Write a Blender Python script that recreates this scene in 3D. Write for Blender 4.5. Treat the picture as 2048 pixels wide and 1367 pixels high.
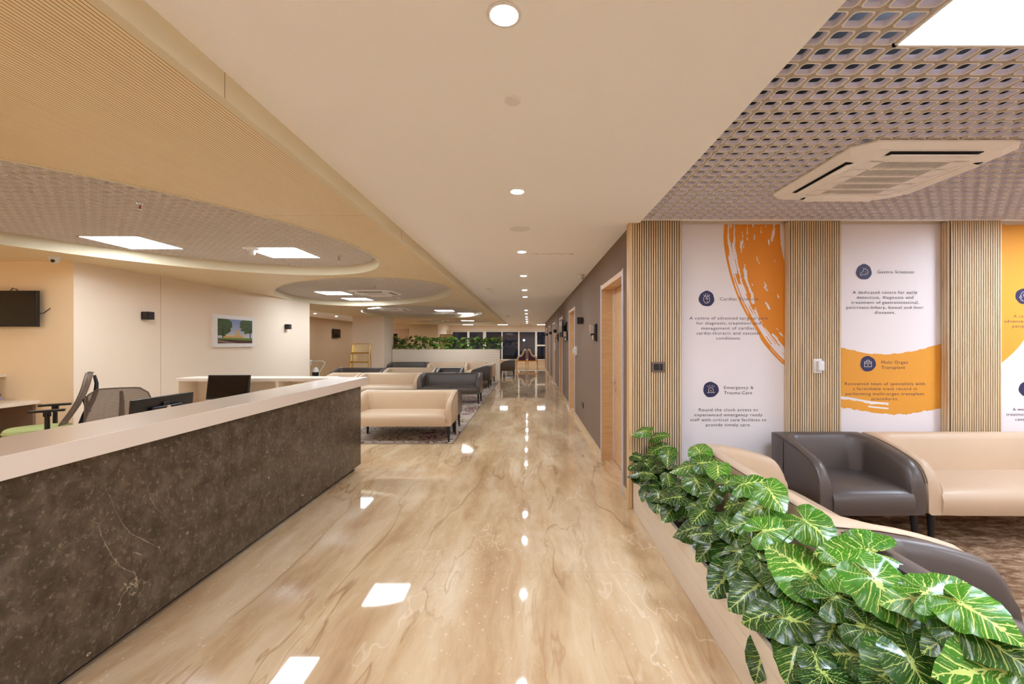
import bpy, bmesh, math, random
from mathutils import Vector, Matrix
import numpy as np

# ---------------------------------------------------------------- camera, light, exposure
for o in list(bpy.data.objects):
    bpy.data.objects.remove(o)
SC = bpy.context.scene
COL = SC.collection
W_PX, H_PX, F_PX, CX, CY, EYE = 2048, 1367, 870.0, 1057.0, 684.0, 1.5
cam_d = bpy.data.cameras.new('camera')
cam = bpy.data.objects.new('camera', cam_d)
COL.objects.link(cam)
cam.location = (0, 0, EYE)
cam.rotation_euler = (math.pi/2, 0, 0)
cam_d.sensor_width = 36
cam_d.lens = F_PX/W_PX*36
cam_d.shift_x = -(CX-W_PX/2)/W_PX
cam_d.shift_y = (CY-H_PX/2)/W_PX
cam_d.clip_end = 200
cam_d.clip_start = 0.05
SC.camera = cam
world = bpy.data.worlds.new('world')
SC.world = world
world.use_nodes = True
world.node_tree.nodes['Background'].inputs[0].default_value = (0.02, 0.025, 0.05, 1)
world.node_tree.nodes['Background'].inputs[1].default_value = 0.3
SC.view_settings.view_transform = 'Standard'
SC.view_settings.look = 'None'
SC.view_settings.gamma = 1
SC.view_settings.use_curve_mapping = False
SC.view_settings.exposure = 0.50
SC.cycles.max_bounces = 14
SC.cycles.diffuse_bounces = 9
PANEL_E = 24.0
DOWN_E = 420.0
rnd = random.Random(7)

def hx(r, g, b):
    def f(c):
        c /= 255
        return c/12.92 if c <= 0.04045 else ((c+0.055)/1.055)**2.4
    return (f(r), f(g), f(b), 1)

def unpx(px, py, Y):
    """world point seen at a pixel at depth Y"""
    return Vector(((px-CX)/F_PX*Y, Y, EYE-(py-CY)/F_PX*Y))

# ---------------------------------------------------------------- materials
class NT:
    def __init__(s, name):
        s.m = bpy.data.materials.new(name)
        s.m.use_nodes = True
        s.t = s.m.node_tree
        s.b = s.t.nodes['Principled BSDF']
        s.out = s.t.nodes['Material Output']
    def n(s, typ, **kw):
        nd = s.t.nodes.new(typ)
        for k, v in kw.items():
            if k.startswith('i_'):
                nd.inputs[int(k[2:])].default_value = v
            else:
                setattr(nd, k, v)
        return nd
    def l(s, a, b):
        s.t.links.new(a, b)
    def math(s, op, a, b=None, c=None, clamp=False):
        nd = s.t.nodes.new('ShaderNodeMath')
        nd.operation = op
        nd.use_clamp = clamp
        for i, v in enumerate((a, b, c)):
            if v is None: continue
            if isinstance(v, (int, float)): nd.inputs[i].default_value = v
            else: s.l(v, nd.inputs[i])
        return nd.outputs[0]
    def mix(s, fac, a, b):
        nd = s.t.nodes.new('ShaderNodeMix')
        nd.data_type = 'RGBA'
        for i, v in ((0, fac), (6, a), (7, b)):
            if isinstance(v, (int, float, tuple)): nd.inputs[i].default_value = v
            else: s.l(v, nd.inputs[i])
        return nd.outputs[2]
    def ramp(s, fac, stops):
        nd = s.t.nodes.new('ShaderNodeValToRGB')
        e = nd.color_ramp.elements
        while len(e) < len(stops): e.new(0.5)
        for i, (p, c) in enumerate(stops):
            e[i].position = p
            e[i].color = c if isinstance(c, tuple) else (c, c, c, 1)
        s.l(fac, nd.inputs[0])
        return nd.outputs[0]
    def noise(s, vec, scale, detail=3, rough=0.5, dist=0.0):
        nd = s.n('ShaderNodeTexNoise')
        nd.inputs['Scale'].default_value = scale
        nd.inputs['Detail'].default_value = detail
        nd.inputs['Roughness'].default_value = rough
        nd.inputs['Distortion'].default_value = dist
        s.l(vec, nd.inputs['Vector'])
        return nd.outputs[0]
    def coords(s, which='Object', scale=(1, 1, 1), rot=(0, 0, 0), loc=(0, 0, 0)):
        tc = s.n('ShaderNodeTexCoord')
        mp = s.n('ShaderNodeMapping')
        mp.inputs['Scale'].default_value = scale
        mp.inputs['Rotation'].default_value = rot
        mp.inputs['Location'].default_value = loc
        s.l(tc.outputs[which], mp.inputs[0])
        return mp.outputs[0]
    def set(s, rough=None, metal=None, spec=None, coat=None):
        if rough is not None: s.b.inputs['Roughness'].default_value = rough
        if metal is not None: s.b.inputs['Metallic'].default_value = metal
        if spec is not None: s.b.inputs['Specular IOR Level'].default_value = spec
        if coat is not None: s.b.inputs['Coat Weight'].default_value = coat
    def color(s, c):
        if isinstance(c, tuple): s.b.inputs['Base Color'].default_value = c
        else: s.l(c, s.b.inputs['Base Color'])
    def bump(s, h, strength=0.2, dist=0.01):
        nd = s.n('ShaderNodeBump')
        nd.inputs['Strength'].default_value = strength
        nd.inputs['Distance'].default_value = dist
        s.l(h, nd.inputs['Height'])
        s.l(nd.outputs[0], s.b.inputs['Normal'])

def plain(name, c, rough=0.5, metal=0.0, var=0.06, scale=30, spec=0.5, coat=0.0):
    """solid colour with a slight procedural grain"""
    t = NT(name)
    v = t.coords()
    n = t.noise(v, scale, 3)
    d = tuple(x*(1-var) for x in c[:3])+(1,)
    l = tuple(min(1, x*(1+var)) for x in c[:3])+(1,)
    t.color(t.mix(n, d, l))
    t.set(rough, metal, spec, coat)
    return t.m

def emis(name, c, e):
    t = NT(name)
    t.color((0.8, 0.8, 0.8, 1))
    t.b.inputs['Emission Color'].default_value = c
    t.b.inputs['Emission Strength'].default_value = e
    return t.m

def wood(name, c1, c2, rough=0.45, along='z', sc=14):
    t = NT(name)
    s = {'z': (1, 1, .06), 'y': (1, .06, 1), 'x': (.06, 1, 1), 'h': (.1, .1, 1)}[along]
    v = t.coords(scale=s)
    n = t.noise(v, sc*2, 5, .6, .6)
    t.color(t.ramp(n, [(0.3, c1), (0.7, c2)]))
    t.set(rough)
    t.bump(n, .05)
    return t.m

def mat_floor():
    t = NT('polished_beige_marble')
    tc = t.n('ShaderNodeTexCoord')
    v0 = t.coords(scale=(1, .34, 1), rot=(0, 0, .05))
    warp = t.n('ShaderNodeTexNoise'); warp.inputs['Scale'].default_value = 1.1; warp.inputs['Detail'].default_value = 4
    t.l(v0, warp.inputs['Vector'])
    vm = t.n('ShaderNodeVectorMath', operation='MULTIPLY_ADD')
    t.l(warp.outputs['Color'], vm.inputs[0]); vm.inputs[1].default_value = (.35, .35, .3); t.l(v0, vm.inputs[2])
    v = vm.outputs[0]
    n1 = t.noise(v, 2.6, 9, .62)
    base = t.ramp(n1, [(0.26, hx(160, 124, 86)), (0.42, hx(192, 159, 118)), (0.54, hx(213, 187, 148)), (0.70, hx(235, 217, 185))])
    # stripes that run along the corridor
    v2 = t.coords(scale=(1, .16, 1), rot=(0, 0, .03))
    vm2 = t.n('ShaderNodeVectorMath', operation='MULTIPLY_ADD')
    t.l(warp.outputs['Color'], vm2.inputs[0]); vm2.inputs[1].default_value = (.6, .4, .3); t.l(v2, vm2.inputs[2])
    n2 = t.noise(vm2.outputs[0], 4.2, 8, .68)
    stripes = t.ramp(n2, [(.32, hx(176, 138, 100)), (.48, hx(212, 182, 144)), (.64, hx(240, 222, 192))])
    c = t.mix(.42, base, stripes)
    # thin dark veins and pale veins
    n3 = t.noise(vm2.outputs[0], 1.7, 3.2, .5)
    dv = t.math('ABSOLUTE', t.math('SUBTRACT', n3, .5))
    dark = t.ramp(dv, [(0.0, .8), (.002, .55), (.012, .0)])
    m = t.noise(v0, 1.7, 3)
    dark = t.math('MULTIPLY', dark, t.ramp(m, [(.42, 0.0), (.56, .75)]))
    c = t.mix(dark, c, hx(140, 102, 66))
    n4 = t.noise(vm.outputs[0], 1.5, 4, .55)
    pv = t.math('ABSOLUTE', t.math('SUBTRACT', n4, .47))
    pale = t.ramp(pv, [(0.0, .6), (.004, .0)])
    pale = t.math('MULTIPLY', pale, t.ramp(m, [(.38, .8), (.6, .0)]))
    c = t.mix(pale, c, hx(250, 236, 212))
    n5 = t.noise(vm2.outputs[0], 3.4, 4, .55)
    pv = t.math('ABSOLUTE', t.math('SUBTRACT', n5, .53))
    br = t.math('MULTIPLY', t.ramp(pv, [(0.0, .8), (.012, .0)]), t.ramp(t.noise(v0, 1.1, 2), [(.45, 0.0), (.6, .8)]))
    c = t.mix(br, c, hx(168, 124, 84))
    # fossil flecks
    vo = t.n('ShaderNodeTexVoronoi'); vo.inputs['Scale'].default_value = 38; vo.inputs['Randomness'].default_value = 1
    t.l(t.coords(scale=(1, .7, 1)), vo.inputs['Vector'])
    vc = t.n('ShaderNodeSeparateColor'); t.l(vo.outputs['Color'], vc.inputs[0])
    fl = t.ramp(t.math('SUBTRACT', t.math('ADD', vo.outputs['Distance'], t.math('MULTIPLY', t.noise(t.coords(), 60, 2), .3)), t.math('MULTIPLY', vc.outputs[0], .32)), [(.02, .8), (.12, .0)])
    fl = t.math('MULTIPLY', fl, t.ramp(t.noise(t.coords(scale=(1, .4, 1), loc=(3, 2, 0)), 1.3, 4), [(.42, .0), (.58, .6)]))
    c = t.mix(fl, c, hx(250, 238, 216))
    # hairline joints of the big slabs
    se = t.n('ShaderNodeSeparateXYZ'); t.l(tc.outputs['Object'], se.inputs[0])
    jy = t.math('ABSOLUTE', t.math('SUBTRACT', t.math('FRACT', t.math('DIVIDE', t.math('ADD', se.outputs[1], 20.03), 1.83)), .5))
    jl = t.ramp(jy, [(.0, 1.0), (.0012, 0.0)])
    c = t.mix(t.math('MULTIPLY', jl, .3), c, hx(190, 162, 130))
    t.color(c)
    t.set(.035, spec=.62)
    t.b.inputs['IOR'].default_value = 1.5
    t.bump(t.noise(t.coords(), 1.3, 2), .02, .01)
    return t.m

def mat_counter_stone():
    t = NT('dark_brown_marble')
    v = t.coords()
    n = t.noise(v, 9, 9, .68, .4)
    c = t.ramp(n, [(.34, hx(54, 45, 36)), (.5, hx(76, 65, 52)), (.66, hx(96, 84, 70))])
    n2 = t.noise(v, 34, 5, .7)
    c = t.mix(t.ramp(n2, [(.55, .0), (.68, .45)]), c, hx(158, 140, 120))
    c = t.mix(t.ramp(t.noise(v, 21, 3, .6), [(.30, .6), (.42, .0)]), c, hx(58, 46, 36))
    nv = t.noise(v, 1.5, 6, .6, .8)
    d = t.math('ABSOLUTE', t.math('SUBTRACT', nv, .5))
    vein = t.math('MULTIPLY', t.ramp(d, [(.0, 1.0), (.002, .0)]), t.ramp(t.noise(v, 1.1, 2), [(.60, .0), (.70, .6)]))
    c = t.mix(vein, c, hx(196, 176, 150))
    vo = t.n('ShaderNodeTexVoronoi'); vo.inputs['Scale'].default_value = 7
    t.l(t.coords(scale=(1, 1, 1.6)), vo.inputs['Vector'])
    dd = t.math('ABSOLUTE', t.math('SUBTRACT', vo.outputs['Distance'], t.math('MULTIPLY', t.noise(v, 40, 2), .16)))
    sh = t.math('MULTIPLY', t.ramp(dd, [(.0, 1.0), (.02, .0)]), t.ramp(t.noise(v, 5, 2), [(.55, .0), (.62, .9)]))
    c = t.mix(sh, c, hx(206, 190, 168))
    # slab joints
    se = t.n('ShaderNodeSeparateXYZ'); t.l(t.coords(), se.inputs[0])
    jy = t.math('ABSOLUTE', t.math('SUBTRACT', t.math('FRACT', t.math('DIVIDE', se.outputs[1], 1.2)), .5))
    c = t.mix(t.ramp(jy, [(.0, .5), (.0016, 0.0)]), c, hx(60, 48, 38))
    t.color(c)
    t.set(.16, spec=.5)
    return t.m

def mat_slats():
    t = NT('grooved_oak_ceiling_boards')
    se = t.n('ShaderNodeSeparateXYZ'); t.l(t.coords(), se.inputs[0])
    f = t.math('FRACT', t.math('DIVIDE', t.math('ADD', se.outputs[0], 50), .0168))
    g = t.math('ABSOLUTE', t.math('SUBTRACT', f, .5))
    groove = t.math('LESS_THAN', g, .085)
    n = t.noise(t.coords(scale=(1, .03, 1)), 60, 4)
    c = t.ramp(n, [(.3, hx(240, 216, 172)), (.7, hx(247, 227, 188))])
    c = t.mix(groove, c, hx(74, 58, 40))
    fy = t.math('ABSOLUTE', t.math('SUBTRACT', t.math('FRACT', t.math('DIVIDE', t.math('ADD', se.outputs[1], 19.43), 2.4)), .5))
    c = t.mix(t.math('LESS_THAN', fy, .0009), c, hx(140, 112, 76))
    t.color(c)
    t.set(.45, spec=.3)
    return t.m

def mat_carpet():
    t = NT('floral_patterned_carpet')
    def flowers(scale, petals, r0, w, loc, amp=.3):
        v = t.coords(scale=(1, 1, 0), loc=loc)
        vo = t.n('ShaderNodeTexVoronoi'); vo.inputs['Scale'].default_value = scale
        vo.inputs['Randomness'].default_value = .7
        t.l(v, vo.inputs['Vector'])
        sc = t.n('ShaderNodeVectorMath', operation='SCALE'); t.l(v, sc.inputs[0]); sc.inputs['Scale'].default_value = 1
        df = t.n('ShaderNodeVectorMath', operation='SUBTRACT'); t.l(sc.outputs[0], df.inputs[0]); t.l(vo.outputs['Position'], df.inputs[1])
        se = t.n('ShaderNodeSeparateXYZ'); t.l(df.outputs[0], se.inputs[0])
        th = t.math('ARCTAN2', se.outputs[0], se.outputs[1])
        r = t.math('MULTIPLY', vo.outputs['Distance'], 1.0)
        res = None
        for k, rr in enumerate((r0, r0*.62, r0*.3)):
            pet = t.math('ADD', t.math('MULTIPLY', t.math('COSINE', t.math('MULTIPLY', th, petals)), amp*rr*(-1 if k == 1 else 1)), rr)
            pet = t.math('ADD', pet, t.math('MULTIPLY', t.math('SUBTRACT', t.noise(v, 9, 2), .5), .12))
            ln = t.math('LESS_THAN', t.math('ABSOLUTE', t.math('SUBTRACT', r, pet)), w)
            res = ln if res is None else t.math('MAXIMUM', res, ln)
        return res
    a = flowers(1.5, 9, .42, .034, (.3, .1, 0))
    b = flowers(1.9, 7, .40, .030, (2.3, 1.9, 0), .35)
    c0 = flowers(3.1, 11, .3, .05, (1.1, 7.2, 0), .4)
    v = t.coords(scale=(1, 1, 0))
    base = t.ramp(t.noise(v, 120, 3), [(.3, hx(170, 158, 146)), (.7, hx(196, 184, 170))])
    z = t.noise(t.coords(scale=(1, 1, 0), loc=(3, 1, 0)), .55, 1)
    m1 = t.ramp(z, [(.44, .0), (.47, 1.0)])
    m2 = t.ramp(z, [(.53, 1.0), (.56, .0)])
    c = t.mix(t.math('MULTIPLY', a, m1), base, hx(92, 30, 54))
    c = t.mix(t.math('MULTIPLY', t.math('MULTIPLY', c0, m1), t.ramp(t.noise(v, 1.1, 1), [(.5, 0.0), (.52, 1.0)])), c, hx(112, 44, 70))
    c = t.mix(t.math('MULTIPLY', b, m2), c, hx(116, 96, 44))
    t.color(c)
    t.set(.95, spec=.1)
    return t.m

def mat_shag():
    t = NT('mottled_brown_carpet')
    v = t.coords(scale=(1, 2.2, 1))
    n = t.noise(v, 7, 8, .72, .5)
    c = t.ramp(n, [(.32, hx(84, 60, 42)), (.48, hx(134, 104, 78)), (.64, hx(190, 164, 134))])
    t.color(c)
    t.set(.95, spec=.1)
    t.bump(t.noise(v, 90, 3), .4, .01)
    return t.m

def mat_leaf():
    t = NT('variegated_green_leaf')
    uv = t.n('ShaderNodeUVMap', uv_map='UVMap')
    se = t.n('ShaderNodeSeparateXYZ'); t.l(uv.outputs[0], se.inputs[0])
    at = t.n('ShaderNodeAttribute', attribute_name='tone')
    oi = t.n('ShaderNodeNewGeometry')
    nv = t.n('ShaderNodeVectorMath', operation='ADD'); t.l(uv.outputs[0], nv.inputs[0])
    ps = t.n('ShaderNodeVectorMath', operation='SCALE'); t.l(oi.outputs['Position'], ps.inputs[0]); ps.inputs['Scale'].default_value = 3.0
    t.l(ps.outputs[0], nv.inputs[1])
    nz = t.noise(nv.outputs[0], 4.0, 4)
    jit = t.math('MULTIPLY', t.math('SUBTRACT', nz, .5), .20)
    x = t.math('ADD', se.outputs[0], t.math('MULTIPLY', jit, .4))
    y = t.math('ADD', se.outputs[1], jit)
    ax = t.math('ABSOLUTE', x)
    mid = t.math('LESS_THAN', ax, t.math('SUBTRACT', .022, t.math('MULTIPLY', se.outputs[1], .014)))
    s = t.math('SUBTRACT', y, t.math('MULTIPLY', ax, t.math('SUBTRACT', 1.15, t.math('MULTIPLY', ax, .9))))
    fr = t.math('ABSOLUTE', t.math('SUBTRACT', t.math('FRACT', t.math('MULTIPLY', t.math('ADD', s, 3.02), 5.2)), .5))
    n2 = t.noise(nv.outputs[0], 9, 3)
    ext = t.math('ADD', t.math('MULTIPLY', n2, .72), t.math('SUBTRACT', t.math('MULTIPLY', at.outputs['Fac'], .22), .02))
    wid = t.math('MULTIPLY', t.math('SUBTRACT', ext, ax), .24)
    side = t.math('LESS_THAN', fr, t.math('MINIMUM', wid, .075))
    fr2 = t.math('ABSOLUTE', t.math('SUBTRACT', t.math('FRACT', t.math('MULTIPLY', t.math('ADD', s, t.math('MULTIPLY', n2, .12)), 13.0)), .5))
    fine = t.math('MULTIPLY', t.math('LESS_THAN', fr2, .07), t.math('MULTIPLY', t.math('GREATER_THAN', n2, .46), .55))
    r2 = t.math('SQRT', t.math('ADD', t.math('MULTIPLY', x, x), t.math('MULTIPLY', y, y)))
    th = t.math('ARCTAN2', x, t.math('SUBTRACT', y, .02))
    fr3 = t.math('ABSOLUTE', t.math('SUBTRACT', t.math('FRACT', t.math('MULTIPLY', t.math('ADD', th, 6.4), 2.1)), .5))
    rad = t.math('MULTIPLY', t.math('LESS_THAN', fr3, t.math('MULTIPLY', t.math('SUBTRACT', .62, r2), .13)), t.math('LESS_THAN', y, .16))
    side = t.math('MULTIPLY', side, t.math('GREATER_THAN', y, .06))
    blotch = t.math('LESS_THAN', t.math('ADD', ax, t.math('MULTIPLY', t.math('SUBTRACT', n2, .5), .30)), t.math('MULTIPLY', t.math('SUBTRACT', .72, t.math('ABSOLUTE', y)), .055))
    veins = t.math('MAXIMUM', t.math('MAXIMUM', mid, side), t.math('MAXIMUM', blotch, rad))
    veins = t.math('MAXIMUM', veins, fine)
    var = t.noise(uv.outputs[0], 6, 3)
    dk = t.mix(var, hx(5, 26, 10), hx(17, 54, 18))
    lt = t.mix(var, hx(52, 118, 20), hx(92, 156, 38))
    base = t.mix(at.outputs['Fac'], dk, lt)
    ve = t.mix(at.outputs['Fac'], hx(158, 176, 92), hx(206, 218, 122))
    t.color(t.mix(veins, base, ve))
    t.set(.26, spec=.5)
    t.bump(t.math('SUBTRACT', 1, fr), .2, .003)
    return t.m

def mat_picture():
    """park photograph: sky, two big trees, pale hall, lawn"""
    t = NT('landscape_print')
    tc = t.n('ShaderNodeTexCoord')
    se = t.n('ShaderNodeSeparateXYZ'); t.l(tc.outputs['Generated'], se.inputs[0])
    x, z = se.outputs[1], se.outputs[2]
    n = t.noise(tc.outputs['Generated'], 9, 5)
    sky = t.mix(z, hx(214, 206, 200), hx(116, 136, 184))
    def blob(cx, cz, rx, rz):
        dx = t.math('DIVIDE', t.math('SUBTRACT', x, cx), rx); dz = t.math('DIVIDE', t.math('SUBTRACT', z, cz), rz)
        d = t.math('ADD', t.math('MULTIPLY', dx, dx), t.math('MULTIPLY', dz, dz))
        return t.math('LESS_THAN', t.math('ADD', d, t.math('MULTIPLY', t.math('SUBTRACT', n, .5), 1.6)), 1)
    wall = t.math('MULTIPLY', t.math('MULTIPLY', t.math('GREATER_THAN', z, .22), t.math('LESS_THAN', z, .34)), t.math('MULTIPLY', t.math('GREATER_THAN', x, .13), t.math('LESS_THAN', x, .73)))
    arch = t.math('LESS_THAN', t.math('FRACT', t.math('MULTIPLY', x, 30)), .35)
    hall = t.mix(t.math('MULTIPLY', arch, t.math('LESS_THAN', z, .3)), hx(226, 186, 124), hx(140, 96, 56))
    c = t.mix(wall, sky, hall)
    tw = t.math('MULTIPLY', t.math('GREATER_THAN', z, .3), t.math('LESS_THAN', t.math('ADD', t.math('ABSOLUTE', t.math('SUBTRACT', x, .55)), t.math('MULTIPLY', z, .26)), .165))
    c = t.mix(tw, c, hx(204, 170, 122))
    g = t.mix(n, hx(22, 34, 16), hx(84, 110, 48))
    c = t.mix(blob(.12, .72, .26, .42), c, g)
    c = t.mix(blob(.86, .74, .24, .34), c, g)
    for tx in (.13, .93):
        c = t.mix(t.math('MULTIPLY', t.math('LESS_THAN', t.math('ABSOLUTE', t.math('SUBTRACT', x, tx)), .015), t.math('LESS_THAN', z, .6)), c, hx(40, 30, 20))
    lawn = t.mix(t.math('LESS_THAN', z, t.math('SUBTRACT', .17, t.math('MULTIPLY', x, .06))), hx(98, 132, 52), hx(78, 42, 34))
    c = t.mix(t.math('LESS_THAN', z, .22), c, lawn)
    path = t.math('MULTIPLY', t.math('LESS_THAN', z, t.math('SUBTRACT', .14, t.math('MULTIPLY', x, .25))), t.math('GREATER_THAN', z, t.math('SUBTRACT', .07, t.math('MULTIPLY', x, .25))))
    c = t.mix(path, c, hx(150, 120, 110))
    t.color(c); t.set(.3)
    return t.m

M = {}
M['floor'] = mat_floor()
M['stone'] = mat_counter_stone()
M['slats'] = mat_slats()
M['carpet'] = mat_carpet()
M['shag'] = mat_shag()
M['leaf'] = mat_leaf()
M['picture'] = mat_picture()
M['stem'] = plain('green_stem', hx(98, 138, 58), .5)
M['ceil'] = plain('white_ceiling_paint', hx(250, 248, 248), .9, var=.01, spec=.2)
M['bulk'] = plain('beige_bulkhead_paint', hx(224, 213, 184), .55, var=.01, spec=.4)
M['cream_wall'] = plain('cream_wallcovering', hx(236, 219, 198), .8, var=.02, scale=60, spec=.2)
M['ochre_wall'] = plain('ochre_wallcovering', hx(246, 222, 184), .8, var=.02, scale=60, spec=.2)
M['tan_wall'] = plain('tan_wallcovering', hx(206, 178, 144), .8, var=.02, scale=60, spec=.2)
M['brown_wall'] = plain('taupe_wallcovering', hx(134, 114, 98), .85, var=.03, scale=80, spec=.2)
M['panel_white'] = plain('white_printed_panel', hx(236, 228, 226), .45, var=.005, spec=.3)
M['orange'] = plain('orange_print', hx(226, 140, 40), .5, var=.02, spec=.3)
M['gold_print'] = plain('golden_orange_print', hx(228, 158, 58), .5, var=.02, spec=.3)
M['navy'] = plain('navy_print', hx(38, 36, 78), .5, var=.02)
M['ink'] = plain('dark_ink_print', hx(66, 56, 74), .5, var=.02)
M['icon_line'] = plain('white_line_print', hx(235, 230, 228), .5, var=.01)
M['icon_gold'] = plain('yellow_line_print', hx(236, 176, 60), .5, var=.01)
M['flute'] = wood('light_oak_fluting', hx(216, 186, 142), hx(242, 218, 178), .5)
M['dark_gap'] = plain('dark_backing', hx(60, 48, 40), .9)
M['oak'] = wood('oak_veneer', hx(204, 164, 120), hx(222, 186, 142), .4, 'h', 30)
M['oak_v'] = wood('pale_oak_edge', hx(206, 168, 118), hx(228, 192, 144), .45)
M['alu'] = plain('brushed_aluminium', hx(228, 228, 240), .42, .55, .02)
M['chrome'] = plain('chrome', hx(220, 220, 222), .1, 1.0, .01)
M['black'] = plain('black_plastic', hx(22, 21, 22), .35, var=.05)
M['black_matt'] = plain('matt_black_metal', hx(36, 28, 28), .5, var=.05)
M['screen'] = plain('black_glossy_screen', hx(10, 9, 9), .12, var=.02)
M['white_pl'] = plain('white_plastic', hx(232, 228, 224), .4, var=.01)
M['quartz'] = plain('cream_quartz_top', hx(226, 213, 198), .22, var=.02, scale=160)
M['cream_lam'] = plain('cream_laminate', hx(232, 216, 194), .4, var=.01)
M['planter'] = plain('white_ribbed_laminate', hx(236, 222, 202), .3, var=.01)
M['soil'] = plain('dark_potting_soil', hx(40, 30, 22), .95, var=.3)
M['grid'] = plain('white_ceiling_grid', hx(247, 242, 236), .5, var=.01, spec=.3)
M['grid_in'] = plain('lilac_shade_cell_inside', hx(222, 219, 238), .6, var=.02, spec=.2)  # inner cell walls: shade and cool light put into the colour
M['grid_in_warm'] = plain('warm_shade_cell_inside', hx(216, 206, 198), .6, var=.02, spec=.2)  # same cell walls in the ovals, with a warmer shade in the colour
M['grid_ch'] = plain('cell_joint_sheet', hx(214, 204, 194), .6, var=.02, spec=.2)  # recess shade between cells put into the colour, darker than the grid
M['plenum'] = plain('black_plenum', hx(26, 24, 26), .95)
M['cream_lea'] = plain('cream_leather', hx(201, 175, 145), .42, var=.025, scale=14, spec=.4)
M['dark_lea'] = plain('dark_taupe_leather', hx(86, 76, 70), .36, var=.06, scale=14, spec=.5)
M['leg'] = plain('black_wood_leg', hx(24, 24, 26), .35)
M['joint'] = plain('hairline_joint', hx(186, 164, 134), .8)
M['skirt'] = wood('marble_skirting', hx(206, 176, 138), hx(226, 200, 164), .12, 'y', 8)
M['gold'] = plain('brass_metal', hx(214, 176, 84), .28, 1.0, .02)
M['green_seat'] = plain('sage_green_fabric', hx(176, 184, 120), .85, var=.05)
M['purple'] = plain('aubergine_fabric', hx(70, 34, 48), .8, var=.06)
M['orange_wood'] = plain('orange_beech_wood', hx(206, 130, 36), .4)
M['steel_frame'] = plain('white_window_frame', hx(234, 224, 208), .5, var=.01)
M['tank'] = plain('black_cylinder_paint', hx(26, 26, 30), .3)
M['hose'] = plain('pale_green_tube', hx(200, 210, 186), .4)
M['blue'] = plain('blue_plastic', hx(60, 96, 170), .4)
M['yellow_paper'] = plain('yellow_poster_paper', hx(236, 214, 130), .6)
M['paper'] = plain('white_paper', hx(228, 222, 214), .7)
M['violet'] = plain('violet_folder', hx(150, 132, 178), .35, var=.2, scale=40)
M['brown_paper'] = plain('brown_folder', hx(96, 66, 44), .7, var=.15)
M['olive_paper'] = plain('olive_folder', hx(168, 172, 118), .7, var=.15)
M['panel_cool'] = emis('panel_light_neutral', (.70, .80, .98, 1), PANEL_E*1.6)
M['panel_warm'] = emis('panel_light_warm', (.84, .92, 1.0, 1), PANEL_E*.82)
M['down'] = emis('downlight_lens', (.80, .89, 1.0, 1), DOWN_E*1.15)
M['flood'] = emis('floodlight_lens', (.8, .85, 1, 1), 300)
M['led'] = emis('blue_indicator', (.1, .2, 1, 1), 1)

def mat_mesh_fabric():
    t = NT('grey_mesh_fabric')
    se = t.n('ShaderNodeSeparateXYZ'); t.l(t.coords(), se.inputs[0])
    f = t.math('FRACT', t.math('DIVIDE', t.math('ADD', se.outputs[2], 3), .0085))
    t.color(hx(132, 116, 104)); t.set(.8, spec=.2)
    tr = t.n('ShaderNodeBsdfTransparent'); mx = t.n('ShaderNodeMixShader')
    t.l(t.math('MULTIPLY', t.math('LESS_THAN', f, .42), .8), mx.inputs[0])
    t.l(t.b.outputs[0], mx.inputs[1]); t.l(tr.outputs[0], mx.inputs[2]); t.l(mx.outputs[0], t.out.inputs[0])
    return t.m
M['mesh_fabric'] = mat_mesh_fabric()

def mat_glass():
    t = NT('window_glass')
    t.color((.9, .92, .95, 1)); t.set(.02)
    t.b.inputs['Transmission Weight'].default_value = 1
    t.b.inputs['IOR'].default_value = 1.5
    return t.m
M['glass'] = mat_glass()
def mat_frost():
    t = NT('frosted_grey_glass')
    t.color(hx(150, 148, 150)); t.set(.25)
    return t.m
M['frost'] = mat_frost()

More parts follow.
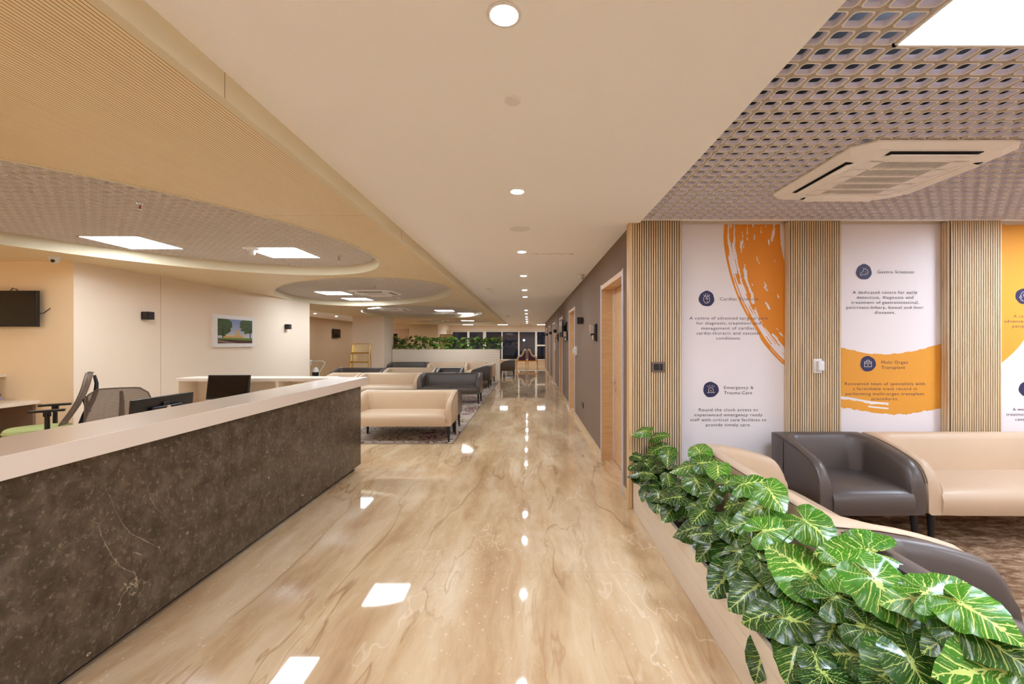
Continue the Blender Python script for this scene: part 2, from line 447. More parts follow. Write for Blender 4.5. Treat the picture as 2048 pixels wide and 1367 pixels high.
# ---------------------------------------------------------------- mesh helpers
class MB:
    def __init__(s):
        s.v = []; s.f = []; s.uv = None
    def add(s, vs, fs):
        b = len(s.v)
        s.v += [tuple(p) for p in vs]
        s.f += [tuple(i+b for i in q) for q in fs]
        return s
    def box(s, x0, x1, y0, y1, z0, z1):
        return s.add([(x0, y0, z0), (x1, y0, z0), (x1, y1, z0), (x0, y1, z0), (x0, y0, z1), (x1, y0, z1), (x1, y1, z1), (x0, y1, z1)],
                     [(0, 3, 2, 1), (4, 5, 6, 7), (0, 1, 5, 4), (1, 2, 6, 5), (2, 3, 7, 6), (3, 0, 4, 7)])
    def prism(s, poly, axis, a, b):
        """extrude a 2-D polygon along an axis from a to b"""
        n = len(poly)
        def P(p, t):
            return {'x': (t, p[0], p[1]), 'y': (p[0], t, p[1]), 'z': (p[0], p[1], t)}[axis]
        vs = [P(p, a) for p in poly]+[P(p, b) for p in poly]
        fs = [tuple(range(n-1, -1, -1)), tuple(range(n, 2*n))]+[(i, (i+1) % n, n+(i+1) % n, n+i) for i in range(n)]
        return s.add(vs, fs)
    def cyl(s, p0, p1, r0, r1=None, n=16, cap=True):
        r1 = r0 if r1 is None else r1
        p0, p1 = Vector(p0), Vector(p1)
        d = (p1-p0).normalized()
        a = d.orthogonal().normalized(); b = d.cross(a)
        vs = []
        for p, r in ((p0, r0), (p1, r1)):
            for i in range(n):
                t = 2*math.pi*i/n
                vs.append(p+a*math.cos(t)*r+b*math.sin(t)*r)
        fs = [(i, (i+1) % n, n+(i+1) % n, n+i) for i in range(n)]
        if cap: fs += [tuple(range(n-1, -1, -1)), tuple(range(n, 2*n))]
        return s.add(vs, fs)
    def lathe(s, prof, c=(0, 0, 0), n=24, axis='z'):
        vs = []; fs = []
        for (r, z) in prof:
            for i in range(n):
                t = 2*math.pi*i/n
                if axis == 'z': vs.append((c[0]+r*math.cos(t), c[1]+r*math.sin(t), c[2]+z))
                elif axis == 'y': vs.append((c[0]+r*math.cos(t), c[1]+z, c[2]+r*math.sin(t)))
                else: vs.append((c[0]+z, c[1]+r*math.cos(t), c[2]+r*math.sin(t)))
        m = len(prof)
        for j in range(m-1):
            for i in range(n):
                fs.append((j*n+i, j*n+(i+1) % n, (j+1)*n+(i+1) % n, (j+1)*n+i))
        fs.append(tuple(range(n-1, -1, -1))); fs.append(tuple((m-1)*n+i for i in range(n)))
        return s.add(vs, fs)
    def tube(s, pts, r, n=8):
        pts = [Vector(p) for p in pts]
        vs = []; fs = []
        rr = r if isinstance(r, (list, tuple)) else [r]*len(pts)
        d0 = (pts[1]-pts[0]).normalized(); a = d0.orthogonal().normalized()
        for k, p in enumerate(pts):
            d = (pts[min(k+1, len(pts)-1)]-pts[max(k-1, 0)]).normalized()
            a = (a-d*a.dot(d))
            a = a.normalized() if a.length > 1e-6 else d.orthogonal().normalized()
            b = d.cross(a)
            for i in range(n):
                t = 2*math.pi*i/n
                vs.append(p+(a*math.cos(t)+b*math.sin(t))*rr[k])
        for k in range(len(pts)-1):
            for i in range(n):
                fs.append((k*n+i, k*n+(i+1) % n, (k+1)*n+(i+1) % n, (k+1)*n+i))
        m = len(pts)-1
        fs.append(tuple(range(n-1, -1, -1))); fs.append(tuple(m*n+i for i in range(n)))
        return s.add(vs, fs)
    def build(s, name, mat, parent=None, bevel=0, seg=2, smooth=False, fix=True, loc=None):
        me = bpy.data.meshes.new(name)
        me.from_pydata(s.v, [], s.f)
        if fix:
            bm = bmesh.new(); bm.from_mesh(me)
            bmesh.ops.recalc_face_normals(bm, faces=bm.faces)
            bm.to_mesh(me); bm.free()
        mats = mat if isinstance(mat, (list, tuple)) else [mat]
        for m_ in mats: me.materials.append(m_)
        if smooth or bevel:
            for p in me.polygons: p.use_smooth = True
        o = bpy.data.objects.new(name, me)
        COL.objects.link(o)
        if parent is not None: o.parent = parent
        if loc is not None: o.location = loc
        if bevel:
            b = o.modifiers.new('bevel', 'BEVEL'); b.width = bevel; b.segments = seg; b.limit_method = 'ANGLE'; b.angle_limit = math.radians(35)
            if hasattr(b, 'harden_normals'): b.harden_normals = True
        elif smooth:
            me.set_sharp_from_angle(angle=math.radians(42))
        return o

def tag(o, label, cat, group=None, kind=None):
    o['label'] = label; o['category'] = cat
    if group: o['group'] = group
    if kind: o['kind'] = kind
    return o
def thing(name, label, cat, loc=(0, 0, 0), rz=0, group=None):
    o = bpy.data.objects.new(name, None)
    COL.objects.link(o); o.location = loc; o.rotation_euler = (0, 0, rz); o.empty_display_size = .1
    return tag(o, label, cat, group)
def struct(o):
    o['kind'] = 'structure'; return o
def sempty(name, loc=(0, 0, 0)):
    o = bpy.data.objects.new(name, None); COL.objects.link(o); o.location = loc; o['kind'] = 'structure'; return o
def copy_tree(o, parent=None):
    c = o.copy(); COL.objects.link(c)
    if parent is not None: c.parent = parent
    for ch in list(o.children): copy_tree(ch, c)
    return c
def place(proto, used, loc, rz, label, group=None):
    o = copy_tree(proto) if used else proto
    o.location = loc; o.rotation_euler = (0, 0, rz); o['label'] = label
    if group: o['group'] = group
    return o

# ---------------------------------------------------------------- room shell
XW = .9375          # corridor right wall
ZC, ZW, ZG = 2.575, 2.48, 2.60   # white ceiling, oak ceiling, grid ceiling
YB = -3.0
struct(MB().box(-9.4, 6.6, YB, 29, -.1, 0).build('floor', M['floor']))
struct(MB().box(-1.21, 1.0, YB, 24.9, ZC, ZC+.03).build('ceiling', M['ceil']))
# oak boarded ceiling with blob shaped openings
ELL = [((-3.592, 4.025), 2.435, 1.651, (.451, .892)), ((-3.48, 9.12), 2.86, 1.60, (-.54, .842)),
       ((-3.55, 14.7), 3.1, 1.95, (-.25, .968)), ((-3.5, 21.3), 2.05, 1.9, (0, 1))]
def ell_pts(e, n=96, grow=0):
    (cx, cy), a, b, (ux, uy) = e
    l = math.hypot(ux, uy); ux /= l; uy /= l
    out = []
    for i in range(n):
        t = 2*math.pi*i/n
        p, q = (a+grow)*math.cos(t), (b+grow)*math.sin(t)
        out.append((cx+ux*p-uy*q, cy+uy*p+ux*q))
    return out
def in_ell(e, x, y, grow=0):
    (cx, cy), a, b, (ux, uy) = e
    l = math.hypot(ux, uy); ux /= l; uy /= l
    dx, dy = x-cx, y-cy
    return ((dx*ux+dy*uy)/(a+grow))**2+((-dx*uy+dy*ux)/(b+grow))**2 < 1
def holed_plate(name, x0, x1, y0, y1, z, th, holes, mat):
    bm = bmesh.new()
    loops = [[(x0, y0), (x1, y0), (x1, y1), (x0, y1)]]+holes
    es = []
    for lp in loops:
        vs = [bm.verts.new((p[0], p[1], z)) for p in lp]
        for i in range(len(vs)): es.append(bm.edges.new((vs[i], vs[(i+1) % len(vs)])))
    bmesh.ops.triangle_fill(bm, use_beauty=True, use_dissolve=False, edges=es)
    r = bmesh.ops.extrude_face_region(bm, geom=bm.faces[:])
    for v in r['geom']:
        if isinstance(v, bmesh.types.BMVert): v.co.z += th
    bmesh.ops.recalc_face_normals(bm, faces=bm.faces)
    me = bpy.data.meshes.new(name); bm.to_mesh(me); bm.free(); me.materials.append(mat)
    o = bpy.data.objects.new(name, me); COL.objects.link(o)
    return o
struct(holed_plate('ceiling', -6.66, -1.24, YB, 23.7, ZW, .02, [ell_pts(e) for e in ELL], M['slats']))
n = 0
for i, e in enumerate(ELL):
    inner, outer = ell_pts(e, 128, -.002), ell_pts(e, 128, .022)
    m = MB(); N = 128
    vs = [(x, y, ZW-.006) for x, y in inner]+[(x, y, ZG+.01) for x, y in inner]+[(x, y, ZW-.006) for x, y in outer]+[(x, y, ZG+.01) for x, y in outer]
    fs = []
    for k in range(N):
        q = (k+1) % N
        fs += [(k, q, N+q, N+k), (2*N+k, 3*N+k, 3*N+q, 2*N+q), (k, 2*N+k, 2*N+q, q), (N+k, N+q, 3*N+q, 3*N+k)]
    m.add(vs, fs)
    struct(m.build('trim_%d' % (i+1), M['bulk'], smooth=True))
# bulkhead between oak ceiling and white ceiling, with hairline joints
struct(MB().box(-1.25, -1.21, YB, 23.7, ZW-.012, ZC+.02).build('trim_5', M['bulk']))
jm = MB()
for y in (1.73, 4.13, 6.53, 8.93): jm.box(-1.2105, -1.2085, y, y+.004, ZW-.01, ZC-.002)
struct(jm.build('trim_6', M['joint']))
struct(MB().box(-6.70, -6.66, YB, 23.7, ZW-.005, ZC+.02).build('trim_7', M['bulk']))
struct(MB().box(-9.4, -6.70, YB, 24.9, ZC, ZC+.03).build('ceiling', M['ceil']))
struct(MB().box(-6.66, -1.21, 23.7, 23.75, ZW-.005, ZG+.02).build('trim_8', M['bulk']))
# plenum above everything
struct(MB().box(-9.5, 6.7, YB, 29, 2.80, 2.83).build('ceiling', M['plenum']))
# right-hand plain soffit beyond the visible grid and behind the camera
struct(MB().box(1.0, 6.6, YB, .72, ZG, ZG+.03).build('ceiling', M['ceil']))
struct(MB().box(5.14, 6.6, .72, 3.95, ZG, ZG+.03).build('ceiling', M['ceil']))
struct(MB().box(.985, 1.0, YB, 3.93, ZC+.001, ZG+.02).build('trim_9', M['ceil']))

# cellular grid ceilings -----------------------------------------------------------
def cell_template(p=.09, detail=True):
    o_, i_ = .0385, .0335
    def ring(h, z, rc):
        out = []
        for (sx, sy, a0) in ((1, 1, 0), (-1, 1, 90), (-1, -1, 180), (1, -1, 270)):
            cx, cy = sx*(h-rc), sy*(h-rc)
            for k in range(3):
                a = math.radians(a0+45*k)
                out.append((cx+rc*math.cos(a), cy+rc*math.sin(a), z))
        return out
    vs = []; fs = []
    rings = [ring(i_-.001, .022, .012), ring(i_, .0, .013), ring(o_, .0, .016), ring(o_, .015, .016)]
    for r in rings: vs += r
    for j in range(3):
        for k in range(12):
            q = (k+1) % 12
            fs.append((j*12+k, j*12+q, (j+1)*12+q, (j+1)*12+k))
    b = len(vs); h = p/2
    vs += [(h, h, .015), (-h, h, .015), (-h, -h, .015), (h, -h, .015)]
    for c in range(4):
        for k in range(2): fs.append((36+c*3+k, 36+c*3+k+1, b+c))
        fs.append((36+c*3+2, 36+(c*3+3) % 12, b+(c+1) % 4, b+c))
    return vs, fs
def grid_ceiling(name, cells, z, p=.09, cell_shade='grid_in'):
    tv, tf = cell_template(p)
    tv = np.array(tv, dtype=np.float64)
    C = np.array(cells)
    n, k = len(C), len(tv)
    V = np.repeat(tv[None], n, 0)
    V[:, :, 0] += C[:, 0:1]; V[:, :, 1] += C[:, 1:2]; V[:, :, 2] += z
    V = V.reshape(-1, 3)
    lens = np.array([len(f) for f in tf]); flat = np.concatenate([np.array(f) for f in tf])
    loops = (flat[None]+(np.arange(n)*k)[:, None]).reshape(-1)
    tot = np.tile(lens, n); starts = np.concatenate([[0], np.cumsum(tot)[:-1]])
    me = bpy.data.meshes.new(name)
    me.vertices.add(len(V)); me.vertices.foreach_set('co', V.reshape(-1))
    me.loops.add(len(loops)); me.loops.foreach_set('vertex_index', loops.astype(np.int32))
    me.polygons.add(len(tot)); me.polygons.foreach_set('loop_start', starts.astype(np.int32))
    try: me.polygons.foreach_set('loop_total', tot.astype(np.int32))
    except Exception: pass
    me.update(calc_edges=True); me.validate()
    me.materials.append(M['grid']); me.materials.append(M[cell_shade]); me.materials.append(M['grid_ch'])
    mi = np.zeros(len(tf), dtype=np.int32); mi[:12] = 1; mi[24:] = 2
    me.polygons.foreach_set('material_index', np.tile(mi, n))
    o = bpy.data.objects.new(name, me); COL.objects.link(o)
    o['kind'] = 'structure'
    return o
P = .09
HL = .313
def snapc(v): return round((v-.045)/.09)*.09+.045
# openings (x0,x1,y0,y1) of lights and cassettes, on the grid
def snap(v): return round(v/P)*P
RL = [1.38+0, 1.98, .965, 1.565]
LIGHTS = [  # x centre, y centre, z, tone
    (1.71, 1.26, 'c'), (4.62, 2.95, 'c'),
    (-4.32, 4.80, 'w'), (-3.05, 5.36, 'w'), (-2.33, 7.10, 'w'),
    (-4.32, 9.80, 'w'), (-4.33, 11.12, 'w'), (-2.35, 16.6, 'w'), (-2.9, 15.2, 'w'), (-4.95, 13.9, 'w'), (-3.1, 22.2, 'w'),
    (-3.05, 2.9, 'w')]
LIGHTS = LIGHTS[:-1]
LIGHTS = [(snapc(x), snapc(y), k) for x, y, k in LIGHTS]
CASS = [(2.28, 2.83), (-3.35, 9.55), (-4.45, 14.3), (-3.1, 16.1), (-4.5, 21.6)]
def blocked(x, y):
    for lx, ly, _ in LIGHTS:
        if abs(x-lx) < .335 and abs(y-ly) < .335: return True
    for a, b in CASS:
        if abs(x-a) < .40 and abs(y-b) < .40: return True
    return False

cells = []
for i in range(46):
    for j in range(36):
        x = 1.035+i*P; y = .765+j*P
        if y > 3.915: continue
        if not blocked(x, y): cells.append((x, y))
grid_ceiling('ceiling', cells, ZG)
for e in ELL:
    (cx, cy), a, b, u = e
    cells = []
    R = a+.2
    x = snap(cx-R)+.045
    while x < cx+R:
        y = snap(cy-R)+.045
        while y < cy+R:
            if in_ell(e, x, y, .07) and not blocked(x, y): cells.append((x, y))
            y += P
        x += P
    grid_ceiling('ceiling', cells, ZG, cell_shade='grid_in_warm')
# far end strip of grid ceiling
cells = []
P2 = .18
struct(MB().box(-5.2, 3.0, 24.9, 28.7, ZG, ZG+.02).build('ceiling', M['grid']))

# walls ---------------------------------------------------------------------------
struct(MB().box(-9.5, 6.7, YB-.1, YB, 0, 2.8).build('wall_back', M['cream_wall']))
struct(MB().box(6.6, 6.7, YB, 4.1, 0, 2.8).build('wall_right', M['cream_wall']))
DOORS = [(4.27, 5.59), (8.75, 9.97), (11.95, 13.15), (15.35, 16.6), (18.75, 20.0), (22.0, 23.2)]
ZD = 2.226
m = MB(); y = 4.0
for a, b in DOORS:
    m.box(XW, XW+.2, y, a, 0, 2.8); m.box(XW, XW+.2, a, b, ZD, 2.8); y = b
m.box(XW, XW+.2, y, 24.6, 0, 2.8)
struct(m.build('wall_right', M['brown_wall']))
m = MB(); y = 4.0
for a, b in DOORS:
    m.box(XW-.012, XW, y, a, 0, .1); y = b
m.box(XW-.012, XW, y, 24.6, 0, .1)
struct(m.build('baseboard_right', M['skirt'], bevel=.002))
struct(MB().box(1.14, 3.2, 24.5, 24.6, 0, 2.8).build('wall_right', M['cream_wall']))
struct(MB().box(3.0, 3.1, 24.6, 28.9, 0, 2.8).build('wall_right', M['cream_wall']))
struct(MB().box(-7.5, -5.5, 5.26, 10.93, 0, ZW).build('wall_left', [M['cream_wall'], M['ochre_wall']]))
wl = bpy.data.objects['wall_left']
for p in wl.data.polygons:
    if p.normal.y < -.9: p.material_index = 1
struct(MB().box(-5.503, -5.4985, 6.50, 6.506, 0, ZW).build('trim_10', M['joint']))
struct(MB().box(-7.6, -7.5, YB, 10.93, 0, 2.8).build('wall_left', M['ochre_wall']))
struct(MB().box(-9.5, -7.5, 10.85, 10.93, 0, 2.8).build('wall_left', M['cream_wall']))
struct(MB().box(-9.35, -9.25, 10.93, 24.5, 0, 2.8).build('wall_left', M['tan_wall']))
struct(MB().box(-9.35, -5.2, 24.5, 24.6, 0, 2.8).build('wall_back', M['ochre_wall']))
struct(MB().box(-5.25, -5.15, 24.6, 28.7, 0, 2.8).build('wall_left', M['cream_wall']))
struct(MB().box(-6.63, -5.44, 16.4, 17.55, 0, ZW).build('wall_left', M['cream_wall']))   # free-standing pier
struct(MB().box(-9.26, -9.235, 10.93, 22.4, 0, .3).build('baseboard_left', M['skirt']))
# end wall with ribbon window
YE = 28.7
m = MB(); m.box(-5.15, 3.0, YE, YE+.2, 0, .32); 
struct(m.build('wall_front', M['skirt']))
struct(MB().box(-5.15, 3.0, YE, YE+.2, 2.25, 2.62).build('wall_front', M['cream_wall']))
w = sempty('window_1', (0, YE, .32))
fm = MB()
fm.box(-5.15, 3.0, -.06, .12, 0, .06).box(-5.15, 3.0, -.03, .12, 1.86, 1.93)
for x, hw in ((-5.08, .07), (-3.97, .07), (-2.9, .1), (-1.75, .035), (-.64, .045), (.5, .07), (1.75, .06), (2.9, .06)):
    fm.box(x-hw, x+hw, -.03, .1, .06, 1.86)
fm.box(.57, 2.9, -.03, .1, .92, 1.02)
fo = fm.build('window_frame', M['steel_frame'], w)
MB().box(-5.1, 2.95, .04, .05, .06, 1.86).build('window_glass', M['glass'], w)
# roller-blind slot line above the window
struct(MB().box(-5.15, 3.0, YE-.015, YE, 2.235, 2.262).build('trim_11', M['brown_wall']))

# fluted oak cladding and printed panels on the lounge wall ------------------------
YF, YP = 3.92, 4.01
struct(MB().box(XW+.02, 6.7, YP+.005, YP+.1, 0, 2.8).build('wall_front', M['cream_wall']))
PIL = [(XW-.02, 1.379), (2.366, 2.82), (3.807, 4.27), (5.25, 5.71)]
for i, (a, b) in enumerate(PIL):
    root = sempty('trim_%d' % (12+i), (a, YF, 0))
    wd = b-a; n = round(wd/.0206); p = wd/n
    MB().box(0, wd, .0065, YP-YF+.003, 0, 2.596).build('backing_board', M['dark_gap'], root)
    fl = MB()
    for k in range(n):
        c = (k+.5)*p; h = p*.31
        poly = [(c-h, .010), (c-h, .0035), (c-h*.6, 0), (c+h*.6, 0), (c+h, .0035), (c+h, .010)]
        fl.prism(poly, 'z', 0, 2.594)
    for k in range(3):   # the return of the cladding into the recess, visible from the left
        c = .022+k*.026; h = .010
        fl.prism([(-.010, c-h*.7), (-.010, c+h*.7), (-.006, c+h), (.004, c+h), (.004, c-h), (-.006, c-h)], 'z', 0, 2.594)
    fl.build('fluting', M['flute'], root)
struct(MB().box(XW-.035, XW-.001, YF-.004, 4.0, 0, ZC).build('trim_16', M['oak_v'], bevel=.002))
struct(MB().box(XW, 6.6, YF-.012, YF+.02, 2.597, 2.63).build('trim_17', M['ceil']))

def flat_text(body, cx, cz, width, parent_loc, name, mat, parent, align='CENTER', y=-.0022, left=None):
    """lines of text -> one mesh lying on the panel, each line stretched to a target width"""
    V = []; Fc = []
    for (s, x, z, wdt, size, al) in body:
        cu = bpy.data.curves.new('t', 'FONT'); cu.body = s; cu.size = size; cu.resolution_u = 3
        cu.space_character = 1.12
        cu.align_x = 'LEFT'
        ob = bpy.data.objects.new('t', cu); COL.objects.link(ob)
        bpy.context.view_layer.update()
        me = ob.to_mesh()
        co = [v.co.copy() for v in me.vertices]
        x0 = min(c.x for c in co); x1 = max(c.x for c in co)
        k = wdt/(x1-x0)
        b = len(V)
        for c in co:
            lx = (c.x-x0)*k
            X = x-wdt/2+lx if al == 'C' else x+lx
            V.append((X-parent_loc[0], y, z+c.y-parent_loc[2]))
        for p in me.polygons: Fc.append(tuple(b+i for i in p.vertices))
        ob.to_mesh_clear()
        bpy.data.objects.remove(ob); bpy.data.curves.remove(cu)
    mb = MB(); mb.add(V, Fc)
    return mb.build(name, mat, parent, fix=False)

def wx(px): return (px-CX)/F_PX*YP
def wz(py): return EYE-(py-CY)/F_PX*YP
def noise2(x, y, seed=0):
    def h(i, j):
        n_ = (i*374761393+j*668265263+seed*974634777) & 0xffffffff
        n_ = ((n_ ^ (n_ >> 13))*1274126177) & 0xffffffff
        return ((n_ ^ (n_ >> 16)) & 0xffff)/65535
    i, j = math.floor(x), math.floor(y)
    u, v = x-i, y-j
    u = u*u*(3-2*u); v = v*v*(3-2*v)
    return (h(i, j)*(1-u)+h(i+1, j)*u)*(1-v)+(h(i, j+1)*(1-u)+h(i+1, j+1)*u)*v

def panel(x0, x1, label):
    o = thing('printed_wall_panel', label, 'wall panel', ((x0+x1)/2, YP, 0), 0, 'printed wall panels between the fluted oak cladding')
    MB().box(x0-(x0+x1)/2, x1-(x0+x1)/2, 0, .004, .12, 2.588).build('panel_board', M['panel_white'], o)
    return o
def fan_band(outer_fn, inner_fn, ts, mask, xr, parent, y, mat, name='brush_stroke', nr=150):
    """brush stroke as fine cells between two curves, dropped where the bristles left gaps"""
    ox = parent.location.x
    V = []; Fc = []
    for i in range(len(ts)):
        a = outer_fn(ts[i]); b = inner_fn(ts[i])
        for k in range(nr+1):
            s = k/nr
            px = a[0]+(b[0]-a[0])*s; py = a[1]+(b[1]-a[1])*s
            V.append((min(max(wx(px), xr[0]), xr[1])-ox, y, min(wz(py), 2.586)))
    for i in range(len(ts)-1):
        for k in range(nr):
            s = (k+.5)/nr; t = (ts[i]+ts[i+1])/2
            a = outer_fn(t); b = inner_fn(t)
            px = a[0]+(b[0]-a[0])*s
            py = a[1]+(b[1]-a[1])*s
            if not (xr[0]-.004 < wx(px) < xr[1]+.004) or wz(py) > 2.592: continue
            if mask(s, t):
                q = i*(nr+1)+k
                Fc.append((q, q+1, q+nr+2, q+nr+1))
    me = MB(); me.add(V, Fc)
    o = me.build(name, mat, parent, fix=False)
    bm = bmesh.new(); bm.from_mesh(o.data)
    bmesh.ops.delete(bm, geom=[v for v in bm.verts if not v.link_faces], context='VERTS')
    bm.to_mesh(o.data); bm.free()
    return o
def strokes(lines, w, mat, parent, name, ox, y=-.0035):
    """thin flat lines (pixel polylines) on the panel"""
    V = []; Fc = []
    for ln in lines:
        pts = [(wx(a), wz(b)) for a, b in ln]
        for (a, b) in zip(pts[:-1], pts[1:]):
            dx, dz = b[0]-a[0], b[1]-a[1]; l = math.hypot(dx, dz) or 1
            nx, nz = -dz/l*w/2, dx/l*w/2; ex, ez = dx/l*w*.3, dz/l*w*.3
            q = len(V)
            V += [(a[0]+nx-ex-ox, y, a[1]+nz-ez), (a[0]-nx-ex-ox, y, a[1]-nz-ez), (b[0]-nx+ex-ox, y, b[1]-nz+ez), (b[0]+nx+ex-ox, y, b[1]+nz+ez)]
            Fc.append((q, q+1, q+2, q+3))
    return MB().add(V, Fc).build(name, mat, parent, fix=False)
def badge(parent, px, py, r, sym, gold):
    ox = parent.location.x
    V = []; N = 40
    for k in range(N):
        t = 2*math.pi*k/N
        rr = r*(1+.03*math.sin(3*t+px)+.015*math.sin(7*t))
        V.append((wx(px+rr*math.cos(t))-ox, -.0028, wz(py+rr*math.sin(t))))
    o = MB().add(V, [tuple(range(N))]).build('icon_badge', M['navy'], parent, fix=False)
    strokes([[(px+a, py+b) for a, b in l] for l in sym], .0034, M['icon_line'], o, 'icon_symbol', ox)
    if gold: strokes([[(px+a, py+b) for a, b in l] for l in gold], .004, M['icon_gold'], o, 'icon_accent', ox, -.0038)
    return o
def arc(cx, cy, rx, ry, a0, a1, n=12):
    return [(cx+rx*math.cos(math.radians(a0+(a1-a0)*i/n)), cy+ry*math.sin(math.radians(a0+(a1-a0)*i/n))) for i in range(n+1)]
S_HEART = [arc(0, 2, 6, 7, -30, 200)+[(-6, -2), (-3, -6), (0, -3), (4, -6), (5.5, -1)], [(-4, -4), (-6, -8)], [(-1.5, -5), (-2.5, -10)], [(1.5, -5), (1.5, -10)], [(4, -5), (6, -8)], [(-2, 1), (0, -2), (1, 2), (3, -1)]]
S_SIREN = [arc(0, 1, 4.6, 5, 180, 360)+[(4.6, 5)], [(-4.6, 1), (-4.6, 5)], [(-7.5, 6), (7.5, 6)], [(-5, -5), (-7, -7)], [(-2, -6.5), (-2.8, -9)], [(2, -6.5), (2.8, -9)], [(5, -5), (7, -7)]]
S_STOM = [[(-1, -8), (-.5, -4), (-2, -1), (-5, 1), (-7, 3), (-7, 8)], [(2, -8), (2, -5)]+arc(3, 0, 5, 5.5, -90, 100)+[(-1, 5), (-4, 5), (-4.5, 8)]]
S_CASE = [[(-7, -4), (7, -4), (7, 6), (-7, 6), (-7, -4)], [(-7, -1), (7, -1)], [(-3, -4), (-3, -7), (3, -7), (3, -4)]]
S_HEAD = [arc(2, -2, 7, 7, 130, 330), [(-5, -2), (-8, 3), (-5, 4), (-5, 8), (-1, 8), (-1, 11)], arc(3, -2, 3.5, 3, 0, 360)]
S_RIB = [arc(2, 0, 7, 9, 0, 360, 20), arc(2, 0, 3, 6, 0, 360), [(-4, -4), (-1, -2)], [(-5, 0), (-1, 1)]]
G_HEART = [[(-1.4, -.4), (0, 1.3), (1.4, -.4)], [(-1, -.6), (1, -.6)], [(0, -.4), (0, .6)]]
def sh(g, dx, dy): return [[(a+dx, b+dy) for a, b in l] for l in g]

def heading(parent, lines, x, y0, widths, pitch=10.4):
    L = [(s, wx(x), wz(y0+i*pitch+3.4), w/F_PX*YP, .041, 'L') for i, (s, w) in enumerate(zip(lines, widths))]
    return flat_text(L, 0, 0, 0, parent.location, 'heading_text', M['ink'], parent)
def para(parent, lines, x, y0, widths, pitch=10.0):
    L = [(s, wx(x), wz(y0+i*pitch+3.2), w/F_PX*YP, .039, 'C') for i, (s, w) in enumerate(zip(lines, widths))]
    return flat_text(L, 0, 0, 0, parent.location, 'paragraph_text', M['ink'], parent)

X0, X1 = 1.379, 2.366
pa = panel(X0, X1, 'white wall panel on cardiac sciences and emergency care with a steep orange brush stroke')
def crv(pts):
    def f(t):
        t = max(0, min(1, t))*(len(pts)-1); i = min(int(t), len(pts)-2); u = t-i
        p0 = pts[max(i-1, 0)]; p1 = pts[i]; p2 = pts[i+1]; p3 = pts[min(i+2, len(pts)-1)]
        return tuple(.5*((2*b)+(-a+c)*u+(2*a-5*b+4*c-d)*u*u+(-a+3*b-3*c+d)*u**3) for a, b, c, d in zip(p0, p1, p2, p3))
    return f
outer = crv([(1449, 440), (1447, 480), (1453, 520), (1463, 560), (1480, 605), (1502, 645), (1530, 690), (1570, 732), (1620, 770)])
innr = crv([(1560, 440), (1561, 480), (1568, 520), (1582, 560), (1604, 605), (1630, 640), (1665, 670), (1700, 700), (1740, 720)])
def mask1(s, t):
    if s < .035: return noise2(t*9, s*50, 3) > .12+.25*t
    if s < .18+.03*math.sin(t*9): return noise2(t*11, s*60, 5) > (.68 if s > .07 else .5)-.1*(noise2(t*40, s*20, 6)-.5)+(.1 if t > .2 else -.12)
    v = noise2(t*13+s*3, s*24, 8)*.75+noise2(t*60, s*50, 9)*.25
    return v > .24+.10*math.sin(s*7)
fan_band(outer, innr, [i/260 for i in range(261)], mask1, (X0, X1-.006), pa, -.0012, M['orange'], nr=130)
badge(pa, 1413, 597, 15.5, S_HEART, [[(0, 6), (3, 6.5)]])
heading(pa, ['Cardiac Sciences'], 1439.7, 597, [76.5])
para(pa, ['A centre of advanced surgical care', 'for diagnosis, treatment and', 'management of cardiac,', 'cardio-thoracic and vascular', 'conditions.'], 1457, 635.5, [156, 128, 109, 128, 49])
badge(pa, 1421.5, 778.5, 15.5, S_SIREN, sh(G_HEART, 0, 2))
heading(pa, ['Emergency &', 'Trauma Care'], 1447.8, 774, [59, 56])
para(pa, ['Round the clock access to', 'experienced emergency ready', 'staff with critical care facilities to', 'provide timely care.'], 1456.5, 818.5, [118, 136, 152, 90])

X0, X1 = 2.82, 3.807
pb = panel(X0, X1, 'white wall panel on gastro sciences and multi organ transplant with a broad golden band')
top = crv([(1675, 692), (1700, 698), (1740, 706), (1780, 707), (1820, 702), (1855, 694), (1895, 681)])
bot = crv([(1675, 816), (1700, 818), (1740, 825), (1780, 829), (1820, 828), (1855, 822), (1895, 817)])
def mask2(s, t):
    e = .012*noise2(t*30, 1, 2)
    if s < e or s > 1-e*2: return False
    x = 1675+220*t
    if .80 < s < .835+.02*noise2(t*20, 3, 1) and x < 1782: return (noise2(t*40, s*60, 4) > .75) and x < 1700 or False
    if .885 < s < .91 and 1745 < x < 1782: return False
    return True
fan_band(top, bot, [i/160 for i in range(161)], mask2, (X0, X1-.006), pb, -.0012, M['gold_print'], nr=110)
badge(pb, 1727.5, 543.5, 15.5, S_STOM, [[(3, -1), (4, 0)], [(5, 2), (6, 2)], [(2, 3), (3, 3)]])
heading(pb, ['Gastro Sciences'], 1754.6, 543, [73])
para(pb, ['A dedicated centre for early', 'detection, diagnosis and', 'treatment of gastrointestinal,', 'pancreato-biliary, bowel and liver', 'diseases.'], 1769.8, 584, [129, 113, 135, 154, 41])
badge(pb, 1735.5, 727, 15.5, S_CASE, sh(G_HEART, 0, 2.3))
heading(pb, ['Multi Organ', 'Transplant'], 1762.3, 723.5, [53.5, 47.5])
para(pb, ['Renowned team of specialists with', 'a formidable track record in', 'performing multi-organ transplant', 'procedures.'], 1769.5, 766.5, [160, 128, 157, 53.5])

